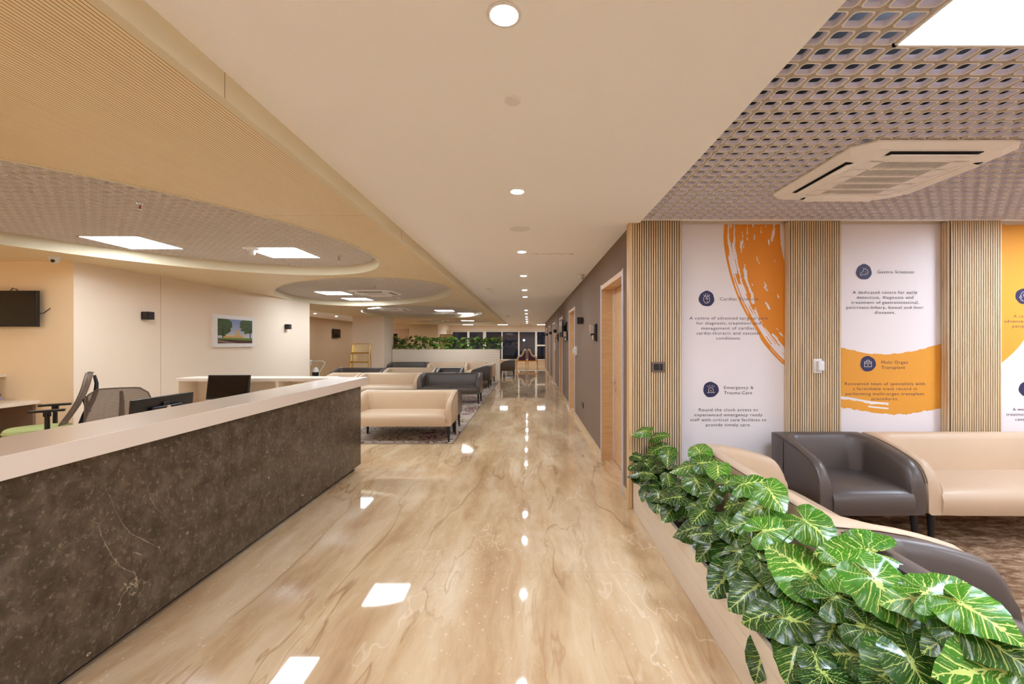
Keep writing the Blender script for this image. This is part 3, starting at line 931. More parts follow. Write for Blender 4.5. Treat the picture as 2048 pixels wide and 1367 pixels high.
X0, X1 = 4.27, 5.25
pc = panel(X0, X1, 'white wall panel at the right picture edge, its upper half washed golden orange')
tl = crv([(2000, 440), (2080, 440), (2160, 440), (2260, 440)])
bl = crv([(2000, 728), (2040, 690), (2075, 630), (2110, 540)])
fan_band(tl, bl, [i/60 for i in range(61)], lambda s, t: True, (X0, X1-.006), pc, -.0012, M['gold_print'], nr=60)
badge(pc, 2046, 592, 15.5, S_HEAD, [[(1, -3), (5, -3)]])
flat_text([(w, wx(x), wz(631.5+i*10+3.2), l/F_PX*YP, .039, 'L') for i, (w, x, l) in enumerate((('A centre', 2027, 37), ('advanced', 2008, 43), ('peripheral', 2024.5, 47)))], 0, 0, 0, pc.location, 'paragraph_text', M['ink'], pc)
badge(pc, 2053, 777, 15.5, S_RIB, [[(1, -1), (3, 1)]])
flat_text([(w, wx(x), wz(817.5+i*10+3.2), l/F_PX*YP, .039, 'L') for i, (w, x, l) in enumerate((('A world', 2025, 33), ('treatment', 2012, 44), ('centre', 2030, 29)))], 0, 0, 0, pc.location, 'paragraph_text', M['ink'], pc)

# ---------------------------------------------------------------- doors in the corridor
for i, (a, b) in enumerate(DOORS):
    d = sempty('door_%d' % (i+1), (XW, a, 0)); wdt = b-a
    fr = MB(); t = .05
    fr.box(-.006, .17, .012, t, 0, ZD-.05); fr.box(-.006, .17, wdt-t, wdt-.012, 0, ZD-.05); fr.box(-.006, .17, .012, wdt-.012, ZD-.06, ZD-.006)
    fr.build('door_frame', M['oak'], d)
    al = MB()
    al.box(-.014, -.001, 0, .020, 0, ZD); al.box(-.014, -.001, wdt-.020, wdt, 0, ZD)
    al.box(-.013, -.007, t-.012, t, 0, ZD-.06); al.box(-.013, -.007, wdt-t, wdt-t+.012, 0, ZD-.06)
    al.box(.135, .15, wdt-t-.020, wdt-t, 0, ZD-.06)
    al.build('metal_edge_strip', M['alu'], d)
    lf = MB().box(.15, .19, t+.004, wdt-t-.015, .008, ZD-.066).build('door_leaf', M['oak'], d, bevel=.002)
    vp = MB(); y0 = .25
    vp.box(.142, .15, y0, y0+.02, 1.24, 2.03).box(.142, .15, y0+.26, y0+.28, 1.24, 2.03).box(.142, .15, y0, y0+.28, 1.22, 1.24).box(.142, .15, y0, y0+.28, 2.03, 2.05)
    vp.build('vision_panel_frame', M['oak_v'], d)
    MB().box(.146, .152, y0+.02, y0+.26, 1.24, 2.03).build('vision_panel', M['frost'], d)
    h = MB()
    yh = wdt-t-.10
    h.lathe([(.0, 0), (.026, 0), (.026, .008), (.0, .008)], (.140, yh, 1.0), 16, 'x')
    h.cyl((.144, yh, 1.0), (.085, yh, 1.0), .010)
    h.tube([(.09, yh+.01, 1.0), (.088, yh-.06, 1.0), (.088, yh-.13, .998)], .010)
    h.lathe([(.0, 0), (.02, 0), (.02, .006), (.0, .006)], (.141, yh, .90), 16, 'x')
    h.build('door_handle', M['chrome'], d, smooth=True)
# pale doors on the far left walls
def far_door(nm, loc, rz, wd=.95):
    d = sempty(nm, loc); d.rotation_euler = (0, 0, rz)
    f = MB().box(-.05, .0, -.03, .02, 0, 2.25).box(wd, wd+.05, -.03, .02, 0, 2.25).box(-.05, wd+.05, -.03, .02, 2.2, 2.25)
    f.build('door_frame', M['oak_v'], d)
    MB().box(0, wd, -.01, .02, 0.005, 2.2).build('door_leaf', M['oak'], d)
    MB().box(.12, .38, -.016, .0, 1.2, 1.98).build('vision_panel', M['screen'], d)
    MB().cyl((wd-.1, -.012, 1.0), (wd-.1, -.07, 1.0), .012).cyl((wd-.1, -.065, 1.0), (wd-.22, -.065, 1.0), .012).build('door_handle', M['chrome'], d)
far_door('door_7', (-7.75, 24.47, 0), 0)
far_door('door_8', (-9.22, 23.6, 0), -math.pi/2)
far_door('door_9', (-5.12, 27.4, 0), math.pi/2, .9)
bpy.data.objects['door_8'].location = (-9.22, 23.9, 0)
bpy.data.objects['door_9'].rotation_euler = (0, 0, math.pi/2)

# ---------------------------------------------------------------- ceiling lights
def panel_light(x, y, z, kind, label, group='square ceiling panel lights'):
    t = thing('panel_light', label, 'ceiling light', (x, y, z), 0, group)
    f = MB(); h = .313
    f.box(-h, h, -h, -h+.012, -.004, .03).box(-h, h, h-.012, h, -.004, .03).box(-h, -h+.012, -h, h, -.004, .03).box(h-.012, h, -h, h, -.004, .03)
    f.build('light_frame', M['white_pl'], t)
    MB().box(-h+.01, h-.01, -h+.01, h-.01, .002, .01).build('diffuser', M['panel_cool' if kind == 'c' else 'panel_warm'], t)
    return t
LL = ['large square panel light above the lounge, cut by the top right corner', 'square panel light in the lounge grid ceiling beyond the right edge',
      'glowing square panel over the desk in the biggest oval, left one', 'glowing square panel in the tip of the biggest oval beside the smoke detector',
      'square panel tucked at the near edge of the second oval', 'nearer of the two panels left of the cassette in the second oval',
      'farther of the two panels left of the cassette in the second oval', 'bright panel at the right end of the third oval',
      'panel in the middle of the third oval, left of its brightest panel', 'panel at the left tip of the third oval', 'panel in the farthest oval']
for (x, y, k), lb in zip(LIGHTS, LL):
    panel_light(x, y, ZG, k, lb)
for x, lb in ((-3.75, 'left slim panel of the three before the far window'), (-1.6, 'middle slim panel of the three before the far window'), (.85, 'right slim panel of the three before the far window')):
    panel_light(x, 27.0, ZG-.012, 'w', lb, 'panels before the far window')
for x, y in ((-1.9, -1.4), (-4.2, -.6), (3.0, -1.2), (5.6, 1.2), (-6.2, 2.4)):
    pass
# unseen panels added outside the view to brighten the room
for (x, y, z, lb) in ((-2.4, -1.2, ZW-.012, 'added square panel over the desk behind the viewer'), (-4.6, 0.2, ZW-.012, 'added square panel over the staff side behind the viewer'), (-6.1, 2.3, ZW-.012, 'added unseen square panel over the left desk'),
                  (2.6, -1.1, ZG-.012, 'added square panel over the lounge behind the viewer'), (4.6, -1.1, ZG-.012, 'second added panel over the lounge behind the viewer'), (5.7, 1.2, ZG-.012, 'added unseen square panel at the right end of the lounge')):
    panel_light(x, y, z, 'w' if x < 0 else 'c', lb, 'added panels out of view')
dl = thing('downlight', 'x', 'ceiling light', (0, 0, ZC), 0, 'round corridor downlights')
MB().lathe([(.046, 0), (.056, -.001), (.058, -.004), (.046, -.006), (.044, -.002)], (0, 0, 0), 32).build('trim_ring', M['white_pl'], dl, smooth=True)
MB().lathe([(.0, -.004), (.045, -.004), (.045, -.001), (.0, -.001)], (0, 0, 0), 32).build('lens', M['down'], dl)
used = False
LB = ['nearest round downlight at the top of the white ceiling', 'second downlight, between sprinkler cover and speaker disc', 'third downlight with the brown stain beside it',
      'fourth downlight beyond the stained one', 'fifth downlight, first of a close pair', 'sixth downlight, second of a close pair', 'first of the far string of six downlights',
      'second of the far string of six downlights', 'third of the far string of six downlights', 'fourth of the far string of six downlights', 'fifth of the far string of six downlights', 'last downlight before the window grid']
for y, lb in zip((1.426, 3.097, 5.17, 7.03, 8.96, 10.3, 14.6, 16.4, 18.5, 20.3, 22.3, 24.3), LB):
    place(dl, used, (-.08, y, ZC), 0, lb); used = True
place(dl, True, (-8.0, 16.3, ZC), 0, 'left of the two downlights in the side passage left of the pier', 'side passage downlights')
place(dl, True, (-7.95, 18.0, ZC), 0, 'right of the two downlights in the side passage, next to the pier', 'side passage downlights')
place(dl, True, (-.08, -.25, ZC), 0, 'added corridor downlight just behind the viewer')  # unseen lamp added to brighten the near ceiling
place(dl, True, (-.08, -1.9, ZC), 0, 'second added corridor downlight behind the viewer')  # also added out of view for more light on the ceiling
place(dl, True, (-8.0, 20.5, ZC), 0, 'added side passage downlight hidden by the pier', 'side passage downlights')  # hidden lamp added to lighten the dark far wall
place(dl, True, (-8.0, 22.8, ZC), 0, 'last added side passage downlight, hidden by the pier', 'side passage downlights')  # another hidden lamp added for the far wall
place(dl, True, (-8.0, 13.2, ZC), 0, 'downlight in the side passage hidden behind the cream wall', 'side passage downlights')

# ---------------------------------------------------------------- cassette air conditioners
def cassette_proto():
    t = thing('ceiling_cassette', 'x', 'air conditioner', (0, 0, ZG), 0, 'ceiling cassette air conditioners')
    H = .475; c = .09; z0 = -.045
    oc = [(-H+c, -H), (H-c, -H), (H, -H+c), (H, H-c), (H-c, H), (-H+c, H), (-H, H-c), (-H, -H+c)]
    def ring(h, c, z): return [(-h+c, -h, z), (h-c, -h, z), (h, -h+c, z), (h, h-c, z), (h-c, h, z), (-h+c, h, z), (-h, h-c, z), (-h, -h+c, z)]
    # outer shell: shallow tray leaving a square intake
    R = [ring(.40, .05, .06), ring(H, c, -.005), ring(H, c, -.014), ring(.43, .09, -.034), ring(.30, .015, z0), ring(.295, .012, z0+.01)]
    m = MB(); vs = []; fs = []
    for r in R: vs += r
    for j in range(len(R)-1):
        for k in range(8):
            q = (k+1) % 8
            fs.append((j*8+k, j*8+q, (j+1)*8+q, (j+1)*8+k))
    m.add(vs, fs); m.build('fascia_panel', M['grid'], t)
    MB().box(-.296, .296, -.296, .296, -.02, .05).build('intake_cavity', M['plenum'], t)
    g = MB()
    for k in range(5):
        a = -.296+k*.119
        g.box(-.296, .296, a, a+.016, z0+.001, z0+.012)
    g.box(-.296, .296, .28, .296, z0+.001, z0+.012); g.box(-.296, -.2, -.296, .296, z0+.001, z0+.012); g.box(.2, .296, -.296, .296, z0+.001, z0+.012)
    for k in range(26):
        a = -.2+k*.4/26
        g.box(a, a+.0062, -.296, .296, z0+.0035, z0+.006)
    g.build('intake_grille', M['grid'], t)
    for k in range(4):
        ang = k*math.pi/2
        s = MB().box(-.26, .26, .335, .405, -.06, -.028)
        s.v = [(x*math.cos(ang)-y*math.sin(ang), x*math.sin(ang)+y*math.cos(ang), z+.02) for x, y, z in s.v]
        s.build('air_slot', M['plenum'], t)
        f = MB(); f.add([(-.25, .337, -.043), (.25, .337, -.043), (.25, .396, -.053), (-.25, .396, -.053), (-.25, .337, -.050), (.25, .337, -.050), (.25, .396, -.060), (-.25, .396, -.060)],
                        [(0, 3, 2, 1), (4, 5, 6, 7), (0, 1, 5, 4), (1, 2, 6, 5), (2, 3, 7, 6), (3, 0, 4, 7)])
        f.v = [(x*math.cos(ang)-y*math.sin(ang), x*math.sin(ang)+y*math.cos(ang), z+.003) for x, y, z in f.v]
        f.build('air_flap', M['grid'], t)
    return t
cp = cassette_proto()
for i, ((x, y), lb) in enumerate(zip(CASS, ['large cream ceiling cassette above the lounge sofas', 'ceiling cassette in the second oval', 'left ceiling cassette in the third oval', 'right ceiling cassette in the third oval', 'ceiling cassette in the farthest oval'])):
    place(cp, i > 0, (x, y, ZG), 0, lb)
place(cp, True, (-.05, 27.2, ZG), 0, 'ceiling cassette before the far window, above the corridor end')

# ---------------------------------------------------------------- detectors, sprinklers, cameras on the ceiling
def disc(name, label, cat, loc, prof, mat, group=None):
    o = MB().lathe(prof, (0, 0, 0), 32).build(name, mat, None, smooth=True, loc=loc)
    return tag(o, label, cat, group)
disc('sprinkler_cover', 'small round concealed sprinkler cover on the white ceiling', 'sprinkler', (-.07, 1.93, ZC), [(0, 0), (.036, 0), (.036, -.008), (.033, -.011), (0, -.011)], M['white_pl'])
sp = thing('ceiling_speaker', 'flush round white speaker grille in the white ceiling', 'speaker', (-.085, 4.12, ZC))
MB().lathe([(.078, 0), (.098, 0), (.096, -.005), (.08, -.006)], (0, 0, 0), 40).build('speaker_rim', M['white_pl'], sp, smooth=True)
MB().lathe([(0, -.003), (.079, -.003), (.079, 0), (0, 0)], (0, 0, 0), 40).build('speaker_grille', M['ceil'], sp)
def detector(loc, label, s=1.0):
    t = thing('smoke_detector', label, 'smoke detector', loc, 0, 'smoke detectors')
    MB().lathe([(0, 0), (.055*s, 0), (.055*s, -.012*s), (.035*s, -.022*s), (0, -.022*s)], (0, 0, 0), 28).build('detector_base', M['white_pl'], t, smooth=True)
    MB().lathe([(0, -.02*s), (.026*s, -.02*s), (.022*s, -.05*s), (.014*s, -.06*s), (0, -.06*s)], (0, 0, 0), 24).build('sensor_cap', M['white_pl'], t, smooth=True)
detector((-.77, 8.74, ZC), 'smoke detector on the white ceiling left of the close pair of downlights', 1.3)
detector((-.80, 17.3, ZC), 'smoke detector on the white ceiling far down the corridor', 1.3)
detector((-3.20, 5.04, ZG), 'smoke detector in the biggest oval beside the glowing panel', 1.5)
detector((-3.15, 10.6, ZG), 'smoke detector at the far edge of the second oval', 1.5)
detector((-3.3, 19.9, ZG), 'smoke detector in the farthest oval', 1.4)
def sprinkler(loc, label):
    t = thing('fire_sprinkler', label, 'sprinkler', loc, 0, 'red bulb sprinkler heads')
    MB().lathe([(0, 0), (.03, 0), (.026, -.006), (0, -.006)], (0, 0, 0), 20).cyl((0, 0, -.005), (0, 0, -.02), .009).tube([(-.004, 0, -.02), (-.014, 0, -.032), (-.004, 0, -.046)], .0025).tube([(.004, 0, -.02), (.014, 0, -.032), (.004, 0, -.046)], .0025).lathe([(0, -.046), (.018, -.046), (.018, -.049), (0, -.049)], (0, 0, 0), 20).build('sprinkler_body', M['chrome'], t)
    MB().cyl((0, 0, -.02), (0, 0, -.045), .004).build('glass_bulb', plain('red_bulb', hx(190, 24, 18), .2), t)
sprinkler((-3.08, 3.45, ZG), 'sprinkler head with red bulb hanging in the biggest oval')
sprinkler((-2.42, 5.55, ZG), 'sprinkler head near the tip of the biggest oval')
sprinkler((-3.0, 8.5, ZG), 'sprinkler head above the cassette in the second oval')
def dome_cam(loc, label, rz=0):
    t = thing('dome_camera', label, 'security camera', loc, rz, 'white dome security cameras')
    MB().lathe([(0, 0), (.062, 0), (.062, -.012), (.05, -.03), (0, -.03)], (0, 0, 0), 28).build('camera_base', M['white_pl'], t, smooth=True)
    b = [(.045*math.cos(math.radians(a)), -.03-.045*math.sin(math.radians(a))) for a in range(0, 91, 15)]
    MB().lathe([(.045, -.02)]+b, (0, 0, 0), 28).build('camera_ball', M['white_pl'], t, smooth=True)
    MB().cyl((0, -.028, -.048), (0, -.046, -.055), .02, .018).build('camera_lens', M['screen'], t)
dome_cam((-5.44, 4.99, ZW), 'white dome camera on the oak ceiling above the television wall', .5)
dome_cam((.83, 6.93, ZC), 'white dome camera on the white ceiling beside the taupe wall', 2.2)
# ceiling water stain beside the third downlight
sm = NT('brown_water_stain')
v = sm.coords(scale=(1, 4, 1)); nz = sm.noise(v, 14, 4, .6)
tr = sm.n('ShaderNodeBsdfTransparent'); mx = sm.n('ShaderNodeMixShader')
sm.color(hx(120, 88, 54)); sm.l(sm.ramp(nz, [(.52, .0), (.70, .45)]), mx.inputs[0]); sm.l(tr.outputs[0], mx.inputs[1]); sm.l(sm.b.outputs[0], mx.inputs[2]); sm.l(mx.outputs[0], sm.out.inputs[0])
st = MB().box(-.14, .55, 5.25, 5.33, ZC-.0012, ZC-.0006).build('water_stain', sm.m)
tag(st, 'thin brown water stain on the white ceiling beside the third downlight', 'stain')

# ---------------------------------------------------------------- reception counter
ct = thing('reception_counter', 'long reception counter with dark brown marble front and cream quartz top', 'reception counter', (-2.0, 5.19, 0))
# local coordinates: x to the right, y along the corridor (0 = far end)
YN = -5.19-.9
MB().box(-.12, 0, YN, 0, .05, .985).build('stone_front', M['stone'], ct, bevel=.003)
MB().box(-.36, -.06, YN, -.05, 0, .05).build('plinth', M['black_matt'], ct)
MB().box(-.30, -.12, YN, 0, .05, .985).build('inner_carcass', M['cream_lam'], ct)
MB().box(-.34, .05, YN-.02, .10, .985, 1.078).build('counter_top', M['quartz'], ct, bevel=.004)
# lower staff worktop
MB().box(-.95, -.30, YN, -.5, .72, .75).build('desk_top', M['cream_lam'], ct, bevel=.003)
# pigeonhole return at the far end
rt = thing('return_cabinet', 'white open pigeonhole cabinet running left from the far end of the counter', 'cabinet', (-2.345, 5.10, 0))
MB().box(-1.79, 0, 0, .32, 1.04, 1.078).build('cabinet_top', M['quartz'], rt, bevel=.003)
for x in (-1.79, -1.2, -.62, -.03): MB().box(x, x+.03, .005, .3, .72, 1.04).build('divider', M['cream_lam'], rt)
MB().box(-1.79, 0, .3, .32, 0, 1.04).build('back_panel', M['cream_lam'], rt)
MB().box(-1.79, 0, .005, .3, .69, .72).build('shelf', M['cream_lam'], rt)
MB().box(-1.79, -1.76, .005, .3, 0, .69).build('side_panel', M['cream_lam'], rt)
wt = MB().box(-1.79, -.02, -.6, .005, .72, .75).build('desk_top', M['cream_lam'], rt, bevel=.003)
# monitors
def monitor(loc, rz, tilt, wdt, hgt, label, back=False):
    t = thing('computer_monitor', label, 'monitor', loc, rz, 'black computer monitors at the counter')
    R = Matrix.Rotation(tilt, 4, 'X')
    def rot(mb):
        mb.v = [tuple(R @ Vector((x, y, z-.0))+Vector((0, 0, .12))) for x, y, z in mb.v]; return mb
    rot(MB().box(-wdt/2, wdt/2, 0, .022, 0, hgt)).build('housing', M['black'], t, bevel=.004)
    rot(MB().box(-wdt/2+.012, wdt/2-.012, -.002, .001, .02, hgt-.012)).build('screen', M['screen'], t)
    rot(MB().box(-wdt/4, wdt/4, .02, .05, .06, hgt*.7)).build('back_cover', M['black'], t, bevel=.01)
    MB().box(-.03, .03, .03, .05, .01, .3).box(-.12, .12, -.04, .15, 0, .012).build('stand', M['black'], t, bevel=.003)
    if back:
        rot(MB().lathe([(0, .0), (.02, .0), (.02, .003), (0, .003)], (0, .05, .14), 20, 'y')).build('back_emblem', M['chrome'], t)
    return t
monitor((-2.80, 3.31, .75), -math.pi/2, -.08, .555, .325-.12+.02, 'black monitor seen edge-on just behind the counter top, nearest the chairs', True)
mo = monitor((-3.33, 4.80, .75), .04, -.16, .455, .27, 'black monitor standing upright before the white pigeonhole cabinet')

# office chairs
def office_chair(loc, rz, label):
    t = thing('office_chair', label, 'office chair', loc, rz, 'mesh back office chairs')
    # local: faces +y ; seat centre at origin
    m = MB(); N = 28; vs = []; fs = []
    prof = [(.0, -.045), (.7, -.05), (.95, -.03), (1.0, 0), (.95, .025), (.6, .038), (.0, .04)]
    sx, sy = .25, .255
    for (k, z) in prof:
        for i in range(N):
            a = 2*math.pi*i/N
            c, s_ = math.cos(a), math.sin(a)
            rr = 1/((abs(c)**3.2+abs(s_)**3.2)**(1/3.2))
            vs.append((c*rr*sx*max(k, .02), s_*rr*sy*max(k, .02), .57+z))
    for j in range(len(prof)-1):
        for i in range(N): fs.append((j*N+i, j*N+(i+1) % N, (j+1)*N+(i+1) % N, (j+1)*N+i))
    fs += [tuple(range(N-1, -1, -1)), tuple((len(prof)-1)*N+i for i in range(N))]
    m.add(vs, fs).build('seat', M['green_seat'], t, smooth=True)
    MB().lathe([(0, .51), (.2, .51), (.21, .52), (0, .52)], (0, 0, 0), 24).build('seat_pan', M['black'], t)
    # back: curved mesh panel
    def backp(u, v):   # u -1..1, v 0..1
        z = .62+v*.54
        y = -.21-.20*v-.035*math.sin(v*3.14)+.05*u*u
        w_ = .225-.03*(1-v)-.085*max(0, (v-.8)/.2)**2.5
        return Vector((u*w_, y, z))
    m = MB(); nu, nv = 16, 20; vs = [backp(-1+2*i/nu, j/nv) for j in range(nv+1) for i in range(nu+1)]
    def sq(i, j): return j*(nu+1)+i
    m.add(vs, [(sq(i, j), sq(i+1, j), sq(i+1, j+1), sq(i, j+1)) for j in range(nv) for i in range(nu)])
    bk = m.build('backrest', M['mesh_fabric'], t, smooth=True)
    so = bk.modifiers.new('t', 'SOLIDIFY'); so.thickness = .004
    rim = [backp(-1, j/12) for j in range(13)]+[backp(-1+2*i/8, 1) for i in range(1, 9)]+[backp(1, 1-j/12) for j in range(1, 13)]+[backp(1-2*i/8, 0) for i in range(1, 9)]
    MB().tube(rim, .006).build('back_frame', plain('grey_brown_rim', hx(112, 98, 88), .6), t, smooth=True)
    MB().tube([(0, -.10, .52), (0, -.22, .53), (0, -.31, .58), (0, -.345, .70), (0, -.40, .84), (0, -.43, .94), (0, -.435, 1.04), (0, -.418, 1.13)], [.03, .03, .028, .026, .024, .022, .018, .014]).tube([(0, -.38, .73), (.10, -.355, .80), (.16, -.345, .88)], .014).tube([(0, -.38, .73), (-.10, -.355, .80), (-.16, -.345, .88)], .014).build('spine', M['black'], t, smooth=True)
    for s in (-1, 1):
        a = MB().tube([(s*.2, -.09, .53), (s*.29, -.09, .56), (s*.30, -.09, .74)], [.02, .022, .02]).tube([(s*.30, -.09, .74), (s*.30, -.09, .785)], .03)
        a.build('armrest_support', M['black'], t, smooth=True)
        MB().box(s*.30-.04, s*.30+.04, -.22, .04, .785, .808).build('armrest_pad', M['black'], t, bevel=.009)
    MB().cyl((0, 0, .12), (0, 0, .5), .028).build('gas_lift', M['chrome'], t)
    for k in range(5):
        a = 2*math.pi*k/5+.3
        lg = MB().tube([(0, 0, .11), (.15*math.cos(a), .15*math.sin(a), .10), (.30*math.cos(a), .30*math.sin(a), .075)], [.024, .02, .014]).build('leg', M['black'], t)
        MB().cyl((.30*math.cos(a)-.02*math.sin(a), .30*math.sin(a)+.02*math.cos(a), .03), (.30*math.cos(a)+.02*math.sin(a), .30*math.sin(a)-.02*math.cos(a), .03), .03).build('castor', M['black'], lg)
    return t
office_chair((-5.2, 4.62, 0), math.radians(132), 'office chair with sage green seat seen side-on before the ochre wall')
office_chair((-3.50, 3.60, -.075), math.radians(-150), 'office chair with grey mesh back beside the tilted monitor')

# wall desk, shelf, files, television at the far left
dk = thing('wall_desk', 'cream desk slab fixed at the ochre wall, left picture edge', 'desk', (-5.9, 5.26, 0))
MB().box(-1.55, 0, -4.2, 0, .76, .80).build('desk_top', M['cream_lam'], dk, bevel=.003)
MB().box(-1.55, -.06, -.03, 0, 0, .76).build('desk_leg', M['brown_wall'], dk)
sh_ = tag(MB().box(-1.2, 0, -2.6, 0, 0, .035).build('wall_shelf', M['cream_lam'], None, bevel=.003, loc=(-6.31, 5.26, 1.08)), 'short cream shelf above the stacked folders, left picture edge', 'shelf')
zz = .80
sp_ = [('violet', .035, 'crumpled violet folder at the bottom of the file stack', 0), ('violet', .03, 'second violet folder in the file stack', .03), ('brown_paper', .022, 'brown folder in the middle of the file stack', -.01),
       ('brown_paper', .014, 'thin brown folder under the olive one', .02), ('olive_paper', .018, 'olive folder near the top of the file stack', -.03), ('paper', .018, 'white box file on top of the file stack', -.08)]
for i, (mt, h, lb, off) in enumerate(sp_):
    b = MB()
    b.box(-.19, .19+off, -.15, .15, 0, h)
    o = b.build('file_folder', M[mt], None, bevel=.004, loc=(-6.30, 4.88, zz)); o.rotation_euler = (0, 0, (i % 3-1)*.06)
    tag(o, lb, 'folder', 'files stacked on the wall desk'); zz += h+.001
tv = thing('television', 'black flat television on the ochre wall behind the desk', 'television', (-6.22, 5.26, 1.90), 0)
MB().box(-.37, .37, -.085, -.05, -.215, .215).build('bezel', M['black'], tv, bevel=.004)
MB().box(-.355, .355, -.087, -.084, -.195, .203).build('screen', M['screen'], tv)
MB().box(-.1, .1, -.05, 0, -.1, .1).build('wall_bracket', M['black'], tv)
MB().tube([(.36, -.06, -.06), (.40, -.04, -.05), (.45, -.01, .01)], .005).build('dangling_plug', M['black'], tv)
MB().tube([(.0, -.05, .2), (.02, -.03, .25), (.06, -.02, .235), (.08, -.03, .2)], .005).build('cable', M['black'], tv)

# wall lamps (up-down box sconces)
def sconce(loc, rz, label, grp):
    t = thing('box_sconce', label, 'wall lamp', loc, rz, grp)
    m = MB(); s = .055   # local +x is out of the wall
    m.box(.012, .105, -s, -s+.006, -s, s).box(.012, .105, s-.006, s, -s, s).box(.099, .105, -s, s, -s, s).box(.012, .018, -s, s, -s, s)
    m.build('lamp_box', M['black_matt'], t, bevel=.001)
    MB().box(0, .012, -.045, .045, -.045, .045).build('back_plate', M['black_matt'], t)
    MB().box(.02, .097, -s+.008, s-.008, -.01, .01).build('lamp_core', M['screen'], t)
sconce((-5.5, 6.22, 1.88), 0, 'black box sconce on the cream wall left of the panel joint', 'black box wall lamps on the left wall')
sconce((-5.5, 9.85, 1.85), 0, 'black box sconce on the cream wall right of the framed picture', 'black box wall lamps on the left wall')
for y, lb in ((7.45, 'nearest black box sconce on the taupe wall, between first and second door'), (14.5, 'second black box sconce on the taupe wall, beyond the corridor television'),
              (17.6, 'third black box sconce along the taupe wall'), (21.0, 'fourth black box sconce along the taupe wall'), (24.2, 'farthest black box sconce at the end of the taupe wall')):
    sconce((XW, y, 1.87), math.pi, lb, 'black box wall lamps along the corridor')

# framed picture on left wall
pf = thing('framed_picture', 'white framed park photograph of a pale hall between two trees', 'picture', (-5.5, 8.1, 1.70))
fw, fh = .555, .29
MB().box(0, .045, -fw, fw, -fh, fh).build('picture_frame', M['white_pl'], pf, bevel=.003)
MB().box(.0455, .048, -fw+.09, fw-.07, -fh+.07, fh-.07).build('print', M['picture'], pf)

# things on the taupe wall
def wallthing(name, label, cat, y, z, group=None):
    return thing(name, label, cat, (XW, y, z), math.pi, group)   # local +x out of wall
def dispenser(y, z, lb):
    t = wallthing('sanitiser_dispenser', lb, 'dispenser', y, z, 'chrome dispensers beside the corridor doors')
    MB().box(0, .03, -.055, .055, -.12, .12).build('back_plate', M['black'], t, bevel=.012)
    MB().box(.028, .10, -.05, .05, -.02, .11).box(.028, .07, -.035, .035, -.11, -.03).build('chrome_cover', M['chrome'], t, bevel=.014, seg=3)
    MB().box(.03, .085, -.03, .03, -.045, -.02).build('push_lever', M['black'], t, bevel=.004)
dispenser(5.98, 1.635, 'chrome soap dispenser beside the nearest corridor door')
dispenser(10.4, 1.65, 'chrome dispenser just past the second corridor door')
dispenser(13.6, 1.65, 'chrome dispenser past the third corridor door')
t = wallthing('wall_television', 'black screen on the taupe wall seen edge-on past the second door', 'television', 10.95, 1.83)
MB().box(.09, .13, -.45, .45, -.21, .21).build('bezel', M['black'], t, bevel=.004)
MB().box(.13, .132, -.435, .435, -.195, .195).build('screen', M['screen'], t)
MB().box(0, .09, -.1, .1, -.08, .08).build('wall_bracket', M['black'], t)
t = wallthing('power_switch', 'white plug-in device and dark switch plate by the second door', 'switch', 8.45, 1.32)
MB().box(0, .012, -.42, -.27, -.045, .045).build('switch_plate', M['black_matt'], t, bevel=.002)
MB().box(0, .045, -.02, .10, -.07, .10).build('device_body', M['white_pl'], t, bevel=.008)
MB().box(.045, .09, .01, .07, -.03, .06).build('device_knob', M['white_pl'], t, bevel=.008)
t = tag(MB().box(0, .01, -.05, .05, -.045, .045).build('socket_plate', M['black_matt'], None, bevel=.002, loc=(XW, 7.45, .42)), 'small dark socket plate low on the taupe wall', 'socket'); t.rotation_euler = (0, 0, math.pi)
t = tag(MB().box(0, .05, -.06, .06, -.12, .12).build('access_keypad', M['white_pl'], None, bevel=.01, loc=(XW, 15.0, 1.35)), 'white box on the taupe wall by the fourth door', 'keypad'); t.rotation_euler = (0, 0, math.pi)
# switch and repeater on the fluted cladding
def xz(px, py): return ((px-CX)/F_PX*YF, EYE-(py-CY)/F_PX*YF)
x, z = xz(1316, 733.5)
t = thing('light_switch', 'brown two-gang light switch on the leftmost fluted cladding', 'switch', (x, YF, z))
MB().box(-.06, .06, -.012, .0, -.046, .046).build('switch_plate', plain('bronze_plate', hx(120, 98, 80), .4), t, bevel=.003)
MB().box(-.042, .006, -.016, -.01, -.03, .03).build('switch_rocker', M['black'], t, bevel=.002)
MB().box(.012, .04, -.016, -.01, -.03, .03).build('switch_rocker', M['black'], t, bevel=.002)
x, z = xz(1635, 731)
t = thing('wifi_repeater', 'white plug-in repeater on the middle fluted cladding', 'repeater', (x, YF, z))
MB().box(-.04, .035, -.012, .0, -.066, .062).build('socket_plate', M['white_pl'], t, bevel=.003)
MB().box(-.022, .040, -.045, -.010, -.045, .045).build('device_body', M['white_pl'], t, bevel=.010, seg=3)
MB().box(.004, .020, -.0465, -.0445, .028, .035).build('status_light', M['led'], t)

